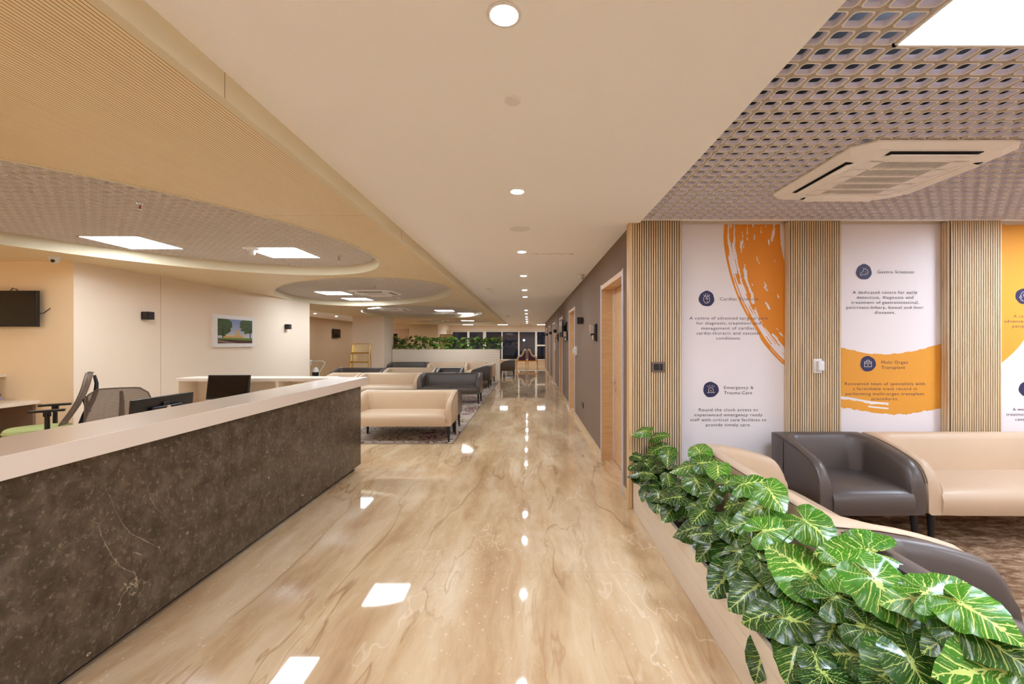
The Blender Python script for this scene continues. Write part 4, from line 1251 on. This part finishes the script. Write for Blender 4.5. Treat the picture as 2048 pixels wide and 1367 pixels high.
# ---------------------------------------------------------------- tub sofas
def sofa_proto(W, mat, name, D=.69, HB=.722, ZB=.245, group=None):
    """local: faces -y, back at y=+D/2 ... ; origin at floor centre"""
    t = thing(name, 'x', 'armchair' if W < 1 else 'sofa', (0, 0, 0), 0, group)
    hw = W/2; ta, tb = .095, .11
    # plan stations along the U: (outer point, inner point, d = distance from back)
    y_b = D/2; y_f = -D/2+.03
    st = []
    ds = [0, .012, .03, .055, .09, .14, .2, .28, .36, .44, .5]
    L = y_b-y_f
    for k in range(len(ds)):   # left arm, front to back
        f = 1-ds[-1-k] if False else None
    ys = [y_f, y_f+.003, y_f+.010, y_f+.022, y_f+.045, y_f+.075, y_f+.11, y_f+.18, y_f+.26, y_f+.34, y_b-.20]
    def ztop(y):
        d = y_b-y
        z = HB-.33*d*d
        e = y-y_f
        if e < .11:
            u = 1-e/.11
            z = z-.17*(1-math.sqrt(max(0, 1-u*u)))
        return z
    for y in ys: st.append(((-hw, y), (-hw+ta, y), ztop(y)))
    rc = .10
    cx, cy = -hw+ta+rc, y_b-tb-rc
    for k in range(7):
        a = math.radians(180-90*k/6)
        ip = (cx+rc*math.cos(a), cy+rc*math.sin(a))
        ro = .035; ocx, ocy = -hw+ro, y_b-ro
        u = k/6
        if u < .5: op = (-hw, cy+(ocy-cy)*min(1, u/.45)) if u < .45 else (ocx+ro*math.cos(a), ocy+ro*math.sin(a))
        elif u == .5: op = (ocx+ro*math.cos(a), ocy+ro*math.sin(a))
        else:
            v_ = (u-.5)/.5; op = (ocx+(cx-ocx)*max(0, v_-.1)/.9, y_b)
        st.append((op, ip, ztop(max(ip[1], op[1]))))
    nm = max(2, int((W-2*(ta+rc))/.12))
    for k in range(1, nm): 
        x = cx+(-2*cx)*k/nm
        st.append(((x, y_b), (x, y_b-tb), HB))
    mir = [((-o[0], o[1]), (-i[0], i[1]), z) for o, i, z in reversed(st[:len(ys)+7])]
    st = st+mir
    m = MB(); vs = []
    K = 0
    for (o, i, z) in st:
        ox, oy = o; ix, iy = i
        # direction inner->outer
        dx, dy = ox-ix, oy-iy; l = math.hypot(dx, dy); ux, uy = dx/l, dy/l
        zz_ = max(z, ZB+.08)
        wI = .05*(1 if abs(uy) > .5 else .25)   # back leans: thicker at the seat
        sec = [(ox-ux*.02, oy-uy*.02, ZB), (ox, oy, ZB+.02), (ox, oy, (ZB+zz_)/2), (ox, oy, zz_-.022), (ox-ux*.004, oy-uy*.004, zz_-.010), (ox-ux*.014, oy-uy*.014, zz_-.002),
               (ox-ux*l*.4, oy-uy*l*.4, zz_+.002), (ix+ux*.03, iy+uy*.03, zz_-.004), (ix+ux*.012, iy+uy*.012, zz_-.018), (ix, iy, zz_-.05), (ix-ux*wI*.5, iy-uy*wI*.5, (zz_+.42)/2), (ix-ux*wI, iy-uy*wI, .42 if zz_ > .46 else zz_-.05), (ix-ux*wI, iy-uy*wI, ZB)]
        K = len(sec); vs += sec
    fs = []
    n = len(st)
    for j in range(n-1):
        for k in range(K):
            q = (k+1) % K
            fs.append((j*K+k, j*K+q, (j+1)*K+q, (j+1)*K+k))
    fs.append(tuple(range(K))); fs.append(tuple((n-1)*K+k for k in range(K-1, -1, -1)))
    m.add(vs, fs)
    sh = m.build('backrest_with_arms', mat, t, smooth=True)
    sh.data.set_sharp_from_angle(angle=math.radians(60))
    # seat block with soft front
    sw = hw-ta+.004
    s = MB(); nx = 12; prof = [(y_b-tb+.02, ZB+.01), (y_b-tb+.02, .425), (.12, .438), (-.05, .44), (-D/2+.10, .435), (-D/2+.045, .422), (-D/2+.015, .395), (-D/2, .35), (-D/2+.004, .29), (-D/2+.02, ZB)]
    vs = []
    for i in range(nx+1):
        u = -1+2*i/nx
        for (y, z) in prof:
            e = abs(u)**6
            vs.append((u*sw, y+(.012*e if y < 0 else 0), z-(.012*e if z > .4 else 0)))
    k = len(prof); fs = [(i*k+j, i*k+(j+1) % k, (i+1)*k+(j+1) % k, (i+1)*k+j) for i in range(nx) for j in range(k)]
    fs += [tuple(range(k)), tuple(nx*k+j for j in range(k-1, -1, -1))]
    s.add(vs, fs).build('seat', mat, t, smooth=True)
    # seam piping along outer rim
    sm_ = MB(); 
    pts = [(o[0]*1.0, o[1], max(z, ZB+.08)-.012) for o, i, z in st[2:-2]]
    cx0 = [Vector(p) for p in pts]
    sm_.tube(cx0, .0022, 5).build('seam', M['dark_gap'] if mat is M['cream_lea'] else M['black_matt'], t)
    for sx in (-1, 1):
        for y, yy in ((-D/2+.075, -.01), (y_b-.06, .01)):
            MB().cyl((sx*(hw-.055), y, ZB+.005), (sx*(hw-.045), y+yy, 0), .026, .014, 4 if False else 12).build('leg', M['leg'], t, smooth=True)
    return t
protos = {}
SG = 'cream and dark leather tub seats'
def sofa(kind, W, x, y, rz, label, group):
    key = (kind, W)
    if key not in protos:
        protos[key] = sofa_proto(W, M['cream_lea'] if kind == 'c' else M['dark_lea'], 'armchair' if W < 1 else 'sofa')
        o = protos[key]; o.location = (x, y, 0); o.rotation_euler = (0, 0, rz); o['label'] = label; o['group'] = group
        return o
    return place(protos[key], True, (x, y, 0), rz, label, group)
PI = math.pi
G1 = 'leather seats in the waiting area'; G2 = 'leather seats in the right-hand lounge'
WS = 1.52
sofa('c', WS, -1.15-WS/2, 6.46+.345, 0, 'cream sofa facing the viewer at the near edge of the carpet', G1)
sofa('d', WS, -1.19-WS/2, 7.83-.345, PI, 'dark brown sofa back to back behind the nearest cream sofa', G1)
sofa('d', WS, -1.17-WS/2, 10.50+.345, 0, 'dark brown sofa facing the viewer in the second row by the corridor', G1)
sofa('c', WS, -1.17-WS*1.5-.01, 10.50+.345, 0, 'cream sofa left of the dark one in the second row', G1)
sofa('c', .80, -1.17-WS*2-.42, 10.50+.345, 0, 'cream armchair at the left end of the second row, mostly behind the counter', G1)
sofa('d', .80, -2.37, 12.72+.345, 0, 'dark brown armchair at the right end of the third row', G1)
sofa('c', WS, -3.56, 12.72+.345, 0, 'cream sofa in the middle of the third row', G1)
sofa('d', WS, -5.10, 12.72+.345, 0, 'dark brown sofa at the left end of the third row', G1)
sofa('d', .80, -1.24-.345, 14.50, -PI/2, 'dark brown armchair turned sideways near the corridor, arm towards the viewer', G1)
sofa('c', WS, -1.24-.345, 15.70, -PI/2, 'cream sofa turned sideways along the corridor edge', G1)
sofa('c', .80, -1.98-.06, 16.86, 0, 'cream armchair before the far white planter', G1)
sofa('c', WS, -3.13, 16.86, 0, 'cream sofa before the middle of the far white planter', G1)
sofa('d', WS, -4.66, 16.86, 0, 'dark brown sofa before the left end of the far white planter', G1)
# lounge on the right
sofa('d', .77, 2.50, 3.47, 0, 'dark taupe armchair against the fluted oak cladding', G2)
sofa('c', WS, 2.905+WS/2, 3.47, 0, 'cream sofa against the printed panels at the right edge', G2)
sofa('c', WS, 1.29+.345, 1.85+WS/2, PI/2, 'cream sofa with its back to the planter of big leaves', G2)
sofa('d', WS, 1.29+.345, 1.82-WS/2, PI/2, 'dark taupe sofa behind the leaves at the lower right corner', G2)
# far: dark armchair and side table beyond the planter
sofa('d', .80, -.60-.345, 19.4, -PI/2, 'dark brown armchair beyond the end of the white planter', 'seats beyond the planter')
tb = thing('side_table', 'small light wood side table on thin metal legs beyond the planter', 'side table', (-.95, 23.2, 0))
MB().box(-.26, .26, -.26, .26, .50, .53).build('table_top', M['oak_v'], tb, bevel=.003)
for sx in (-1, 1):
    for sy in (-1, 1): MB().box(sx*.245-.01, sx*.245+.01, sy*.245-.01, sy*.245+.01, 0, .5).build('leg', M['alu'], tb)
# wave-backed twin seats at the corridor end
def twin_chair(loc, s, label):
    t = thing('wing_back_bench', label, 'bench', loc, 0, 'back-to-back bench seats at the corridor end')
    # profile in x-z (side view), s=-1: faces -x
    prof = [(.02, .42), (.02, 1.02), (.06, 1.10), (.13, 1.12), (.20, 1.05), (.27, .86), (.34, .74), (.46, .70), (.56, .64), (.60, .56), (.60, .42)]
    MB().prism([(s*a, b) for a, b in prof], 'y', -.36, -.30).prism([(s*a, b) for a, b in prof], 'y', .30, .36).box(*(sorted((s*.02, s*.14))+[-.30, .30, .42, 1.06])).build('wing_frame', M['cream_lea'], t, bevel=.012)
    inner = [(.06, .42), (.06, .98), (.12, 1.0), (.19, .80), (.28, .66), (.40, .62), (.49, .57), (.49, .42)]
    MB().prism([(s*a, b) for a, b in inner], 'y', -.372, -.358).build('side_upholstery', M['purple'], t)
    MB().box(*(sorted((s*.10, s*.62))+[-.30, .30, .40, .52])).build('seat', M['purple'], t, bevel=.02)
    MB().box(*(sorted((s*.02, s*.64))+[-.36, .36, .36, .42])).build('seat_rail', M['orange_wood'], t, bevel=.004)
    for x in (.05, .60):
        for y in (-.32, .32): MB().cyl((s*x, y, .38), (s*(x+(.03 if x > .3 else 0)), y, 0), .03, .018, 8).build('leg', M['orange_wood'], t)
twin_chair((-.10, 26.3, 0), -1, 'left wave-backed aubergine seat with orange legs at the corridor end')
twin_chair((-.08, 26.3, 0), 1, 'right wave-backed aubergine seat with orange legs at the corridor end')

# carpets
tag(MB().box(-5.42, -1.13, 6.44, 17.2, 0, .006).build('carpet', M['carpet']), 'pale carpet with maroon and gold flower outlines under the waiting area sofas', 'carpet')
tag(MB().box(1.30, 6.55, -2.9, 3.9, 0, .008).build('carpet', M['shag']), 'mottled brown carpet under the right-hand lounge sofas', 'carpet')
struct(MB().box(-5.42, -1.118, 6.428, 6.44, 0, .007).box(-1.13, -1.118, 6.428, 17.2, 0, .007).build('trim_18', M['brown_wall']))

# ---------------------------------------------------------------- far planter
def ribbed_box(name, label, x0, x1, y0, y1, h, step, mat, cut=None):
    t = thing(name, label, 'planter', ((x0+x1)/2, (y0+y1)/2, 0))
    hx_, hy = (x1-x0)/2, (y1-y0)/2
    m = MB(); z = 0.0; g = .0025
    w_ = .02
    while z < h-1e-4:
        z1 = min(h, z+step)
        for (a, b, c, d) in ((-hx_, hx_, -hy, -hy+w_), (-hx_, hx_, hy-w_, hy), (-hx_, -hx_+w_, -hy+w_, hy-w_), (hx_-w_, hx_, -hy+w_, hy-w_)):
            m.box(a, b, c, d, z+g, z1)
        z = z1
    m.build('planter_box', mat, t, bevel=.0015, seg=1)
    MB().box(-hx_+w_*.3, hx_-w_*.3, -hy+w_*.3, -hy+w_*.9, .004, h-.01).box(-hx_+w_*.3, hx_-w_*.3, hy-w_*.9, hy-w_*.3, .004, h-.01).box(-hx_+w_*.3, -hx_+w_*.9, -hy, hy, .004, h-.01).box(hx_-w_*.9, hx_-w_*.3, -hy, hy, .004, h-.01).build('groove_backing', M['dark_gap'], t) if False else None
    MB().box(-hx_+w_, hx_-w_, -hy+w_, hy-w_, .0, h-.035).build('soil', M['soil'], t)
    return t
ribbed_box('planter_wall', 'tall white boarded planter dividing the waiting area from the far window', -5.42, -1.15, 17.3, 17.72, 1.22, .10, M['planter'])
ribbed_box('planter_trough', 'low white boarded planter trough along the corridor at lower right', XW, 1.255, -.9, 3.90, .31, .077, M['planter'])

# ---------------------------------------------------------------- foliage
def leaf_geo(L, wid, rng, cup=.25, droop=.35):
    """heart shaped blade in its own frame: petiole joint at 0, tip along +y, normal +z"""
    M_, R_ = 32, 5
    keys = [(0, 1.02), (10, .90), (25, .76), (50, .64), (80, .58), (110, .57), (135, .60), (152, .60), (164, .50), (173, .28), (180, .07)]
    def rad(a):
        a = abs(a)
        for (a0, r0), (a1, r1) in zip(keys[:-1], keys[1:]):
            if a <= a1:
                u = (a-a0)/(a1-a0); u = u*u*(3-2*u)
                return r0+(r1-r0)*u
        return keys[-1][1]
    V = [(0, 0, 0)]; U = [(0, 0)]; ph = rng.uniform(0, 6); F_ = []
    sc = L/1.42
    angs = [-180+360*i/M_ for i in range(M_+1)]
    for k in range(1, R_+1):
        for a in angs:
            r = rad(a)*k/R_
            x = r*math.sin(math.radians(a))*wid; y = r*math.cos(math.radians(a))
            z = -droop*.6*max(0, y)**2-cup*abs(x)**1.6+.045*math.sin(math.radians(a)*5+ph)*(k/R_)**2+.02*math.sin(math.radians(a)*11+ph)*(k/R_)**3-.2*max(0, -y)**1.5
            V.append((x*sc, y*sc, z*sc)); U.append((x, y))
    m = M_+1
    for i in range(M_): F_.append((0, 1+i+1, 1+i) if False else (0, 1+i, 2+i))
    for k in range(R_-1):
        for i in range(M_):
            a = 1+k*m+i
            F_.append((a, a+m, a+m+1, a+1))
    return V, U, F_
class Plant:
    def __init__(s): s.V = []; s.U = []; s.F = []; s.T = []; s.stem = MB()
    def leaf(s, base, tip, nrm, L, tone, rng, wid=1.0, root=None, cup=.25, droop=.35, seg=6):
        tip = tip.normalized(); nrm = (nrm-tip*nrm.dot(tip)).normalized(); side = tip.cross(nrm)
        V, U, F_ = leaf_geo(L, wid, rng, cup, droop)
        b = len(s.V)
        for (x, y, z) in V: s.V.append(tuple(base+side*x+tip*y+nrm*z))
        s.U += U; s.F += [tuple(b+i for i in f) for f in F_]; s.T += [tone]*len(V)
        if root is not None:
            mid = root.lerp(base, .55); mid.z = max(mid.z, root.z+(base.z-root.z)*.75)
            c = [root, root.lerp(mid, .5)+Vector((0, 0, .02)), mid, base-nrm*.02-tip*.01, base+nrm*.001]
            s.stem.tube(c, [.0045*L/.25, .004*L/.25, .0035*L/.25, .003*L/.25, .0025*L/.25], seg)
    def build(s, root):
        me = bpy.data.meshes.new('foliage'); me.from_pydata(s.V, [], s.F)
        uvl = me.uv_layers.new(name='UVMap')
        for lp in me.loops: uvl.data[lp.index].uv = s.U[lp.vertex_index]
        at = me.attributes.new('tone', 'FLOAT', 'POINT'); at.data.foreach_set('value', s.T)
        me.materials.append(M['leaf'])
        for p in me.polygons: p.use_smooth = True
        o = bpy.data.objects.new('foliage', me); COL.objects.link(o); o.parent = root
        o.matrix_parent_inverse = root.matrix_world.inverted() if False else Matrix.Identity(4)
        o.location = -root.location
        st = s.stem.build('stems', M['stem'], root, smooth=True, fix=False); st.location = -root.location

# near trough: leaves read from the photograph (crop pixels), placed in the trough's real volume
CR = lambda x, y: (1240+x/2.499, 820+y/2.499)
LV = [(100,105,185,100,.5),(195,125,15,95,.5),(240,230,262,100,.3),(90,262,200,115,.12),(185,192,200,120,.5),(385,190,130,130,.7),(440,258,8,130,.25),(320,282,190,140,.55),
      (490,300,268,135,.7),(390,370,300,160,.3),(190,440,258,155,.15),(130,395,240,120,.12),(285,392,200,125,.15),(250,505,230,130,.2),(425,492,280,115,.3),(600,462,185,150,.35),
      (665,358,12,180,.5),(765,425,305,170,.7),(690,488,195,185,.8),(350,590,190,195,.15),(470,550,175,190,.25),(640,555,190,200,.3),(775,592,12,210,.7),(975,590,322,230,.55),
      (540,720,250,210,.22),(640,688,15,175,.25),(440,690,220,160,.2),(880,760,142,340,.85),(1150,700,178,300,.6),(1225,800,178,200,.7),(1215,790,355,300,.75),(1340,920,312,330,.7),(1480,930,178,300,.9),
      (1590,880,20,260,.6),(1790,1010,330,300,.8),(650,900,215,260,.15),(740,1010,195,250,.2),(900,1050,350,280,.2),(875,1200,250,280,.28),(1130,920,15,260,.3),(705,1240,250,200,.15),
      (1120,1215,175,300,.25),(1400,1250,215,420,.3),(1860,1290,182,440,.7),(1310,1110,340,280,.15),(1250,1010,330,210,.25),(1620,1140,200,210,.2),(1810,1130,330,330,.25),(590,790,250,190,.15),
      (700,765,280,160,.2),(520,840,230,210,.12),(825,870,300,210,.22),(1010,1340,210,290,.15),(1160,1345,250,260,.2),(560,610,300,150,.2),(330,480,310,130,.2),(150,330,220,120,.15),(690,640,30,150,.35),
      (980,900,320,170,.2),(1050,1120,250,200,.15),(450,430,240,130,.2),(560,350,20,120,.3),(1500,1330,300,300,.2),(1700,1250,250,240,.15)]
NPL = 8
plants = [Plant() for _ in range(NPL)]
ybase = [.55+i*.452 for i in range(NPL)]
camp = Vector((0, 0, EYE))
for k, (cx, cy, ang, Lp, tone) in enumerate(LV):
    rg = random.Random(100+k)
    px, py = CR(cx, cy)
    q = (py-CY)/(px-CX)
    X = min(1.20, max(.93, 1.20-(q-.62)*.45))+rg.uniform(-.015, .015)
    Y = min(X*F_PX/(px-CX), 3.80)
    p = unpx(px, py, Y)
    L = Lp/2.499/F_PX*Y*1.12
    L = min(max(L, .14), .31)
    r = (p-camp).normalized()
    a = math.radians(ang)
    right = Vector((1, 0, 0)); up = Vector((0, 0, 1))
    d = right*math.cos(a)+up*math.sin(a); d = (d-r*d.dot(r)).normalized()
    nrm = Vector((-.38+rg.uniform(-.25, .25), -.42+rg.uniform(-.25, .25), .85)).normalized()
    mm = r.cross(d).normalized()
    tdir = mm.cross(nrm).normalized()
    if tdir.dot(d) < 0: tdir = -tdir
    base = p-tdir*L*.22
    i = min(range(NPL), key=lambda j: abs(ybase[j]-Y))
    rootp = Vector((1.09+rg.uniform(-.06, .06), min(3.8, ybase[i]+rg.uniform(-.1, .1)), .27))
    plants[i].leaf(base, tdir, nrm, L, tone, rg, 1.0, rootp)
for i in range(NPL):
    rg = random.Random(500+i)
    for k in range(15):
        yy = min(3.74, ybase[i]+rg.uniform(-.25, .25)); xx = 1.09+rg.uniform(-.16, .14)
        z = rg.uniform(.34, .54)
        ang = rg.uniform(0, 2*PI)
        td = Vector((math.cos(ang), math.sin(ang), rg.uniform(-.5, .1)))
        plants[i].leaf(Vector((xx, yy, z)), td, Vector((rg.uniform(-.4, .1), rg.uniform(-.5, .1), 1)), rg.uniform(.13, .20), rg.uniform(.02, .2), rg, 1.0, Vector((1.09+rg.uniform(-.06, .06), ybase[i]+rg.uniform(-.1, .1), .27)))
LBP = ['leafy plant at the bottom right corner, nearest in the low trough', 'second plant from the near end of the low trough, with a big pale leaf', 'third plant from the near end of the low trough',
       'fourth plant from the near end, before the sofa seam', 'middle plant of the low trough, leaves against the cream sofa back', 'sixth plant from the near end of the low trough', 'plant next to last before the fluted cladding', 'farthest plant of the low trough, against the fluted cladding']
for i, pl in enumerate(plants):
    t = thing('leafy_plant', LBP[i], 'plant', (1.09, ybase[i], .27), 0, 'variegated plants in the low trough')
    pl.build(t)
# far planter plants: one prototype grown per position
NF = 14
names = ['leftmost', 'second', 'third', 'fourth', 'fifth', 'sixth', 'seventh', 'eighth', 'ninth', 'tenth', 'eleventh', 'twelfth', 'thirteenth', 'rightmost']
for i in range(NF):
    rg = random.Random(900+i)
    x0 = -5.22+i*(3.92/(NF-1)); y0 = 17.5; z0 = 1.18
    pl = Plant()
    for k in range(20):
        h = rg.uniform(.04, .50) if k > 3 else rg.uniform(.36, .56)
        xx = x0+rg.uniform(-.24, .24); yy = y0+rg.uniform(-.15, .15)
        ang = rg.uniform(0, 2*PI)
        td = Vector((math.cos(ang), math.sin(ang)*.7, rg.uniform(-.6, .3)))
        pl.leaf(Vector((xx, yy, z0+h)), td, Vector((rg.uniform(-.5, .5), rg.uniform(-1.2, -.1), .8)), rg.uniform(.15, .24), rg.uniform(.02, .6), rg, .85, Vector((x0+rg.uniform(-.05, .05), y0, z0)), seg=4)
    t = thing('leafy_plant', '%s of the row of leafy plants in the tall white planter, counted from the pier' % names[i], 'plant', (x0, y0, z0), 0, 'plants on the tall white planter')
    pl.build(t)

# ---------------------------------------------------------------- magazine rack, oxygen trolley, poster, far television
rk = thing('magazine_rack', 'leaning brass wire magazine rack before the pier', 'rack', (-6.20, 15.95, 0))
f = MB()
for sx in (-.33, .33): f.tube([(sx, -.18, 0), (sx, .22, 1.44)], .014)
f.tube([(-.33, .22, 1.44), (.33, .22, 1.44)], .014)
f.tube([(-.33, .30, 0), (-.33, .20, 1.3)], .012).tube([(.33, .30, 0), (.33, .20, 1.3)], .012)
f.build('rack_frame', M['gold'], rk)
for z in (1.13, .80, .47):
    y = -.18+.4*z/1.44
    MB().box(-.33, .33, y-.09, y+.01, z-.05, z).build('tray', M['gold'], rk)
    w_ = MB()
    for k in range(13):
        x = -.30+k*.05
        w_.tube([(x, y, z), (x, y+.07, z+.26)], .005, 5)
    w_.build('wire_back', M['gold'], rk)
ox = thing('oxygen_trolley', 'oxygen cylinder trolley with pale tube handle at the end of the cream wall', 'medical trolley', (-6.02, 12.3, 0))
MB().lathe([(0, .12), (.085, .12), (.09, .14), (.09, .66), (0, .66)], (0, 0, 0), 24).build('cylinder_body', M['tank'], ox, smooth=True)
MB().lathe([(.09, .66), (.088, .70), (.06, .76), (.03, .79), (.02, .80), (0, .80)], (0, 0, 0), 24).build('cylinder_shoulder', M['white_pl'], ox, smooth=True)
MB().cyl((0, 0, .79), (0, 0, .87), .018).cyl((-.05, 0, .84), (.03, 0, .84), .012).build('valve', M['chrome'], ox)
MB().tube([(.10, -.05, .08), (.12, -.06, .5), (.14, -.06, .66), (.28, -.08, .86), (.31, -.08, .93), (.24, -.08, .97), (-.05, -.08, .97), (-.14, -.06, .90), (-.15, -.05, .5), (-.14, -.05, .08)], .016).build('trolley_handle', M['hose'], ox, smooth=True)
MB().box(-.18, .14, -.12, .12, .08, .11).build('base_plate', M['hose'], ox)
for sx in (-.15, .11):
    MB().cyl((sx, .10, .06), (sx+.03, .10, .06), .06).build('wheel', M['black'], ox)
MB().lathe([(0, 0), (.045, 0), (.045, .03), (0, .03)], (-.22, -.02, 1.22), 20, 'y').tube([(-.22, 0, 1.18), (-.21, 0, 1.0), (-.20, 0, .9)], .012).build('pressure_gauge', M['chrome'], ox)
MB().box(-.27, -.13, -.05, .05, .86, 1.0).build('regulator_box', M['white_pl'], ox, bevel=.01)
MB().box(-.25, -.17, -.055, -.045, .93, .99).build('blue_label', M['blue'], ox)
ps = thing('poster_stand', 'yellow notice board on a dark stand behind the far planter', 'sign', (-3.78, 20.0, 0))
MB().box(-.30, .30, -.01, .01, .9, 1.86).build('poster_frame', M['black'], ps)
MB().box(-.28, .28, -.014, -.009, .93, 1.83).build('poster_sheet', M['yellow_paper'], ps)
ln = MB()
for k, (w_, z) in enumerate(((.34, 1.72), (.40, 1.64), (.2, 1.56), (.44, 1.46), (.44, 1.40), (.38, 1.34))): ln.box(-w_/2, w_/2, -.016, -.013, z, z+.018)
ln.build('printed_lines', M['brown_paper'], ps)
MB().cyl((0, 0, .02), (0, 0, .9), .015).lathe([(0, 0), (.2, 0), (.2, .02), (0, .02)], (0, 0, 0), 24).build('stand', M['black'], ps)
t = thing('wall_television', 'small black television on the side passage wall left of the brass rack', 'television', (-9.25, 20.8, 1.92), 0)
MB().box(.06, .10, -.38, .38, -.21, .21).build('bezel', M['black'], t, bevel=.004)
MB().box(.10, .102, -.36, .36, -.19, .19).build('screen', M['screen'], t)
MB().box(0, .06, -.1, .1, -.1, .1).build('wall_bracket', M['black'], t)
# floodlight outside the window
fl = thing('outdoor_floodlight', 'bright bluish-white floodlight in the dark beyond the far window', 'lamp', (-.35, 33.5, 1.66))
MB().lathe([(0, 0), (.06, 0), (.06, .02), (0, .02)], (0, -.02, 0), 24, 'y').build('lamp_lens', M['flood'], fl)
MB().box(-.12, .12, .0, .10, -.10, .10).build('lamp_housing', M['black'], fl, bevel=.01)
MB().cyl((0, .05, -1.66), (0, .05, -.08), .03).build('pole', M['black'], fl)
tag(MB().box(-20, 20, 29.05, 50, -.12, -.001).build('courtyard_paving', M['plenum']), 'dark ground outside the far window', 'paving')['kind'] = 'structure'
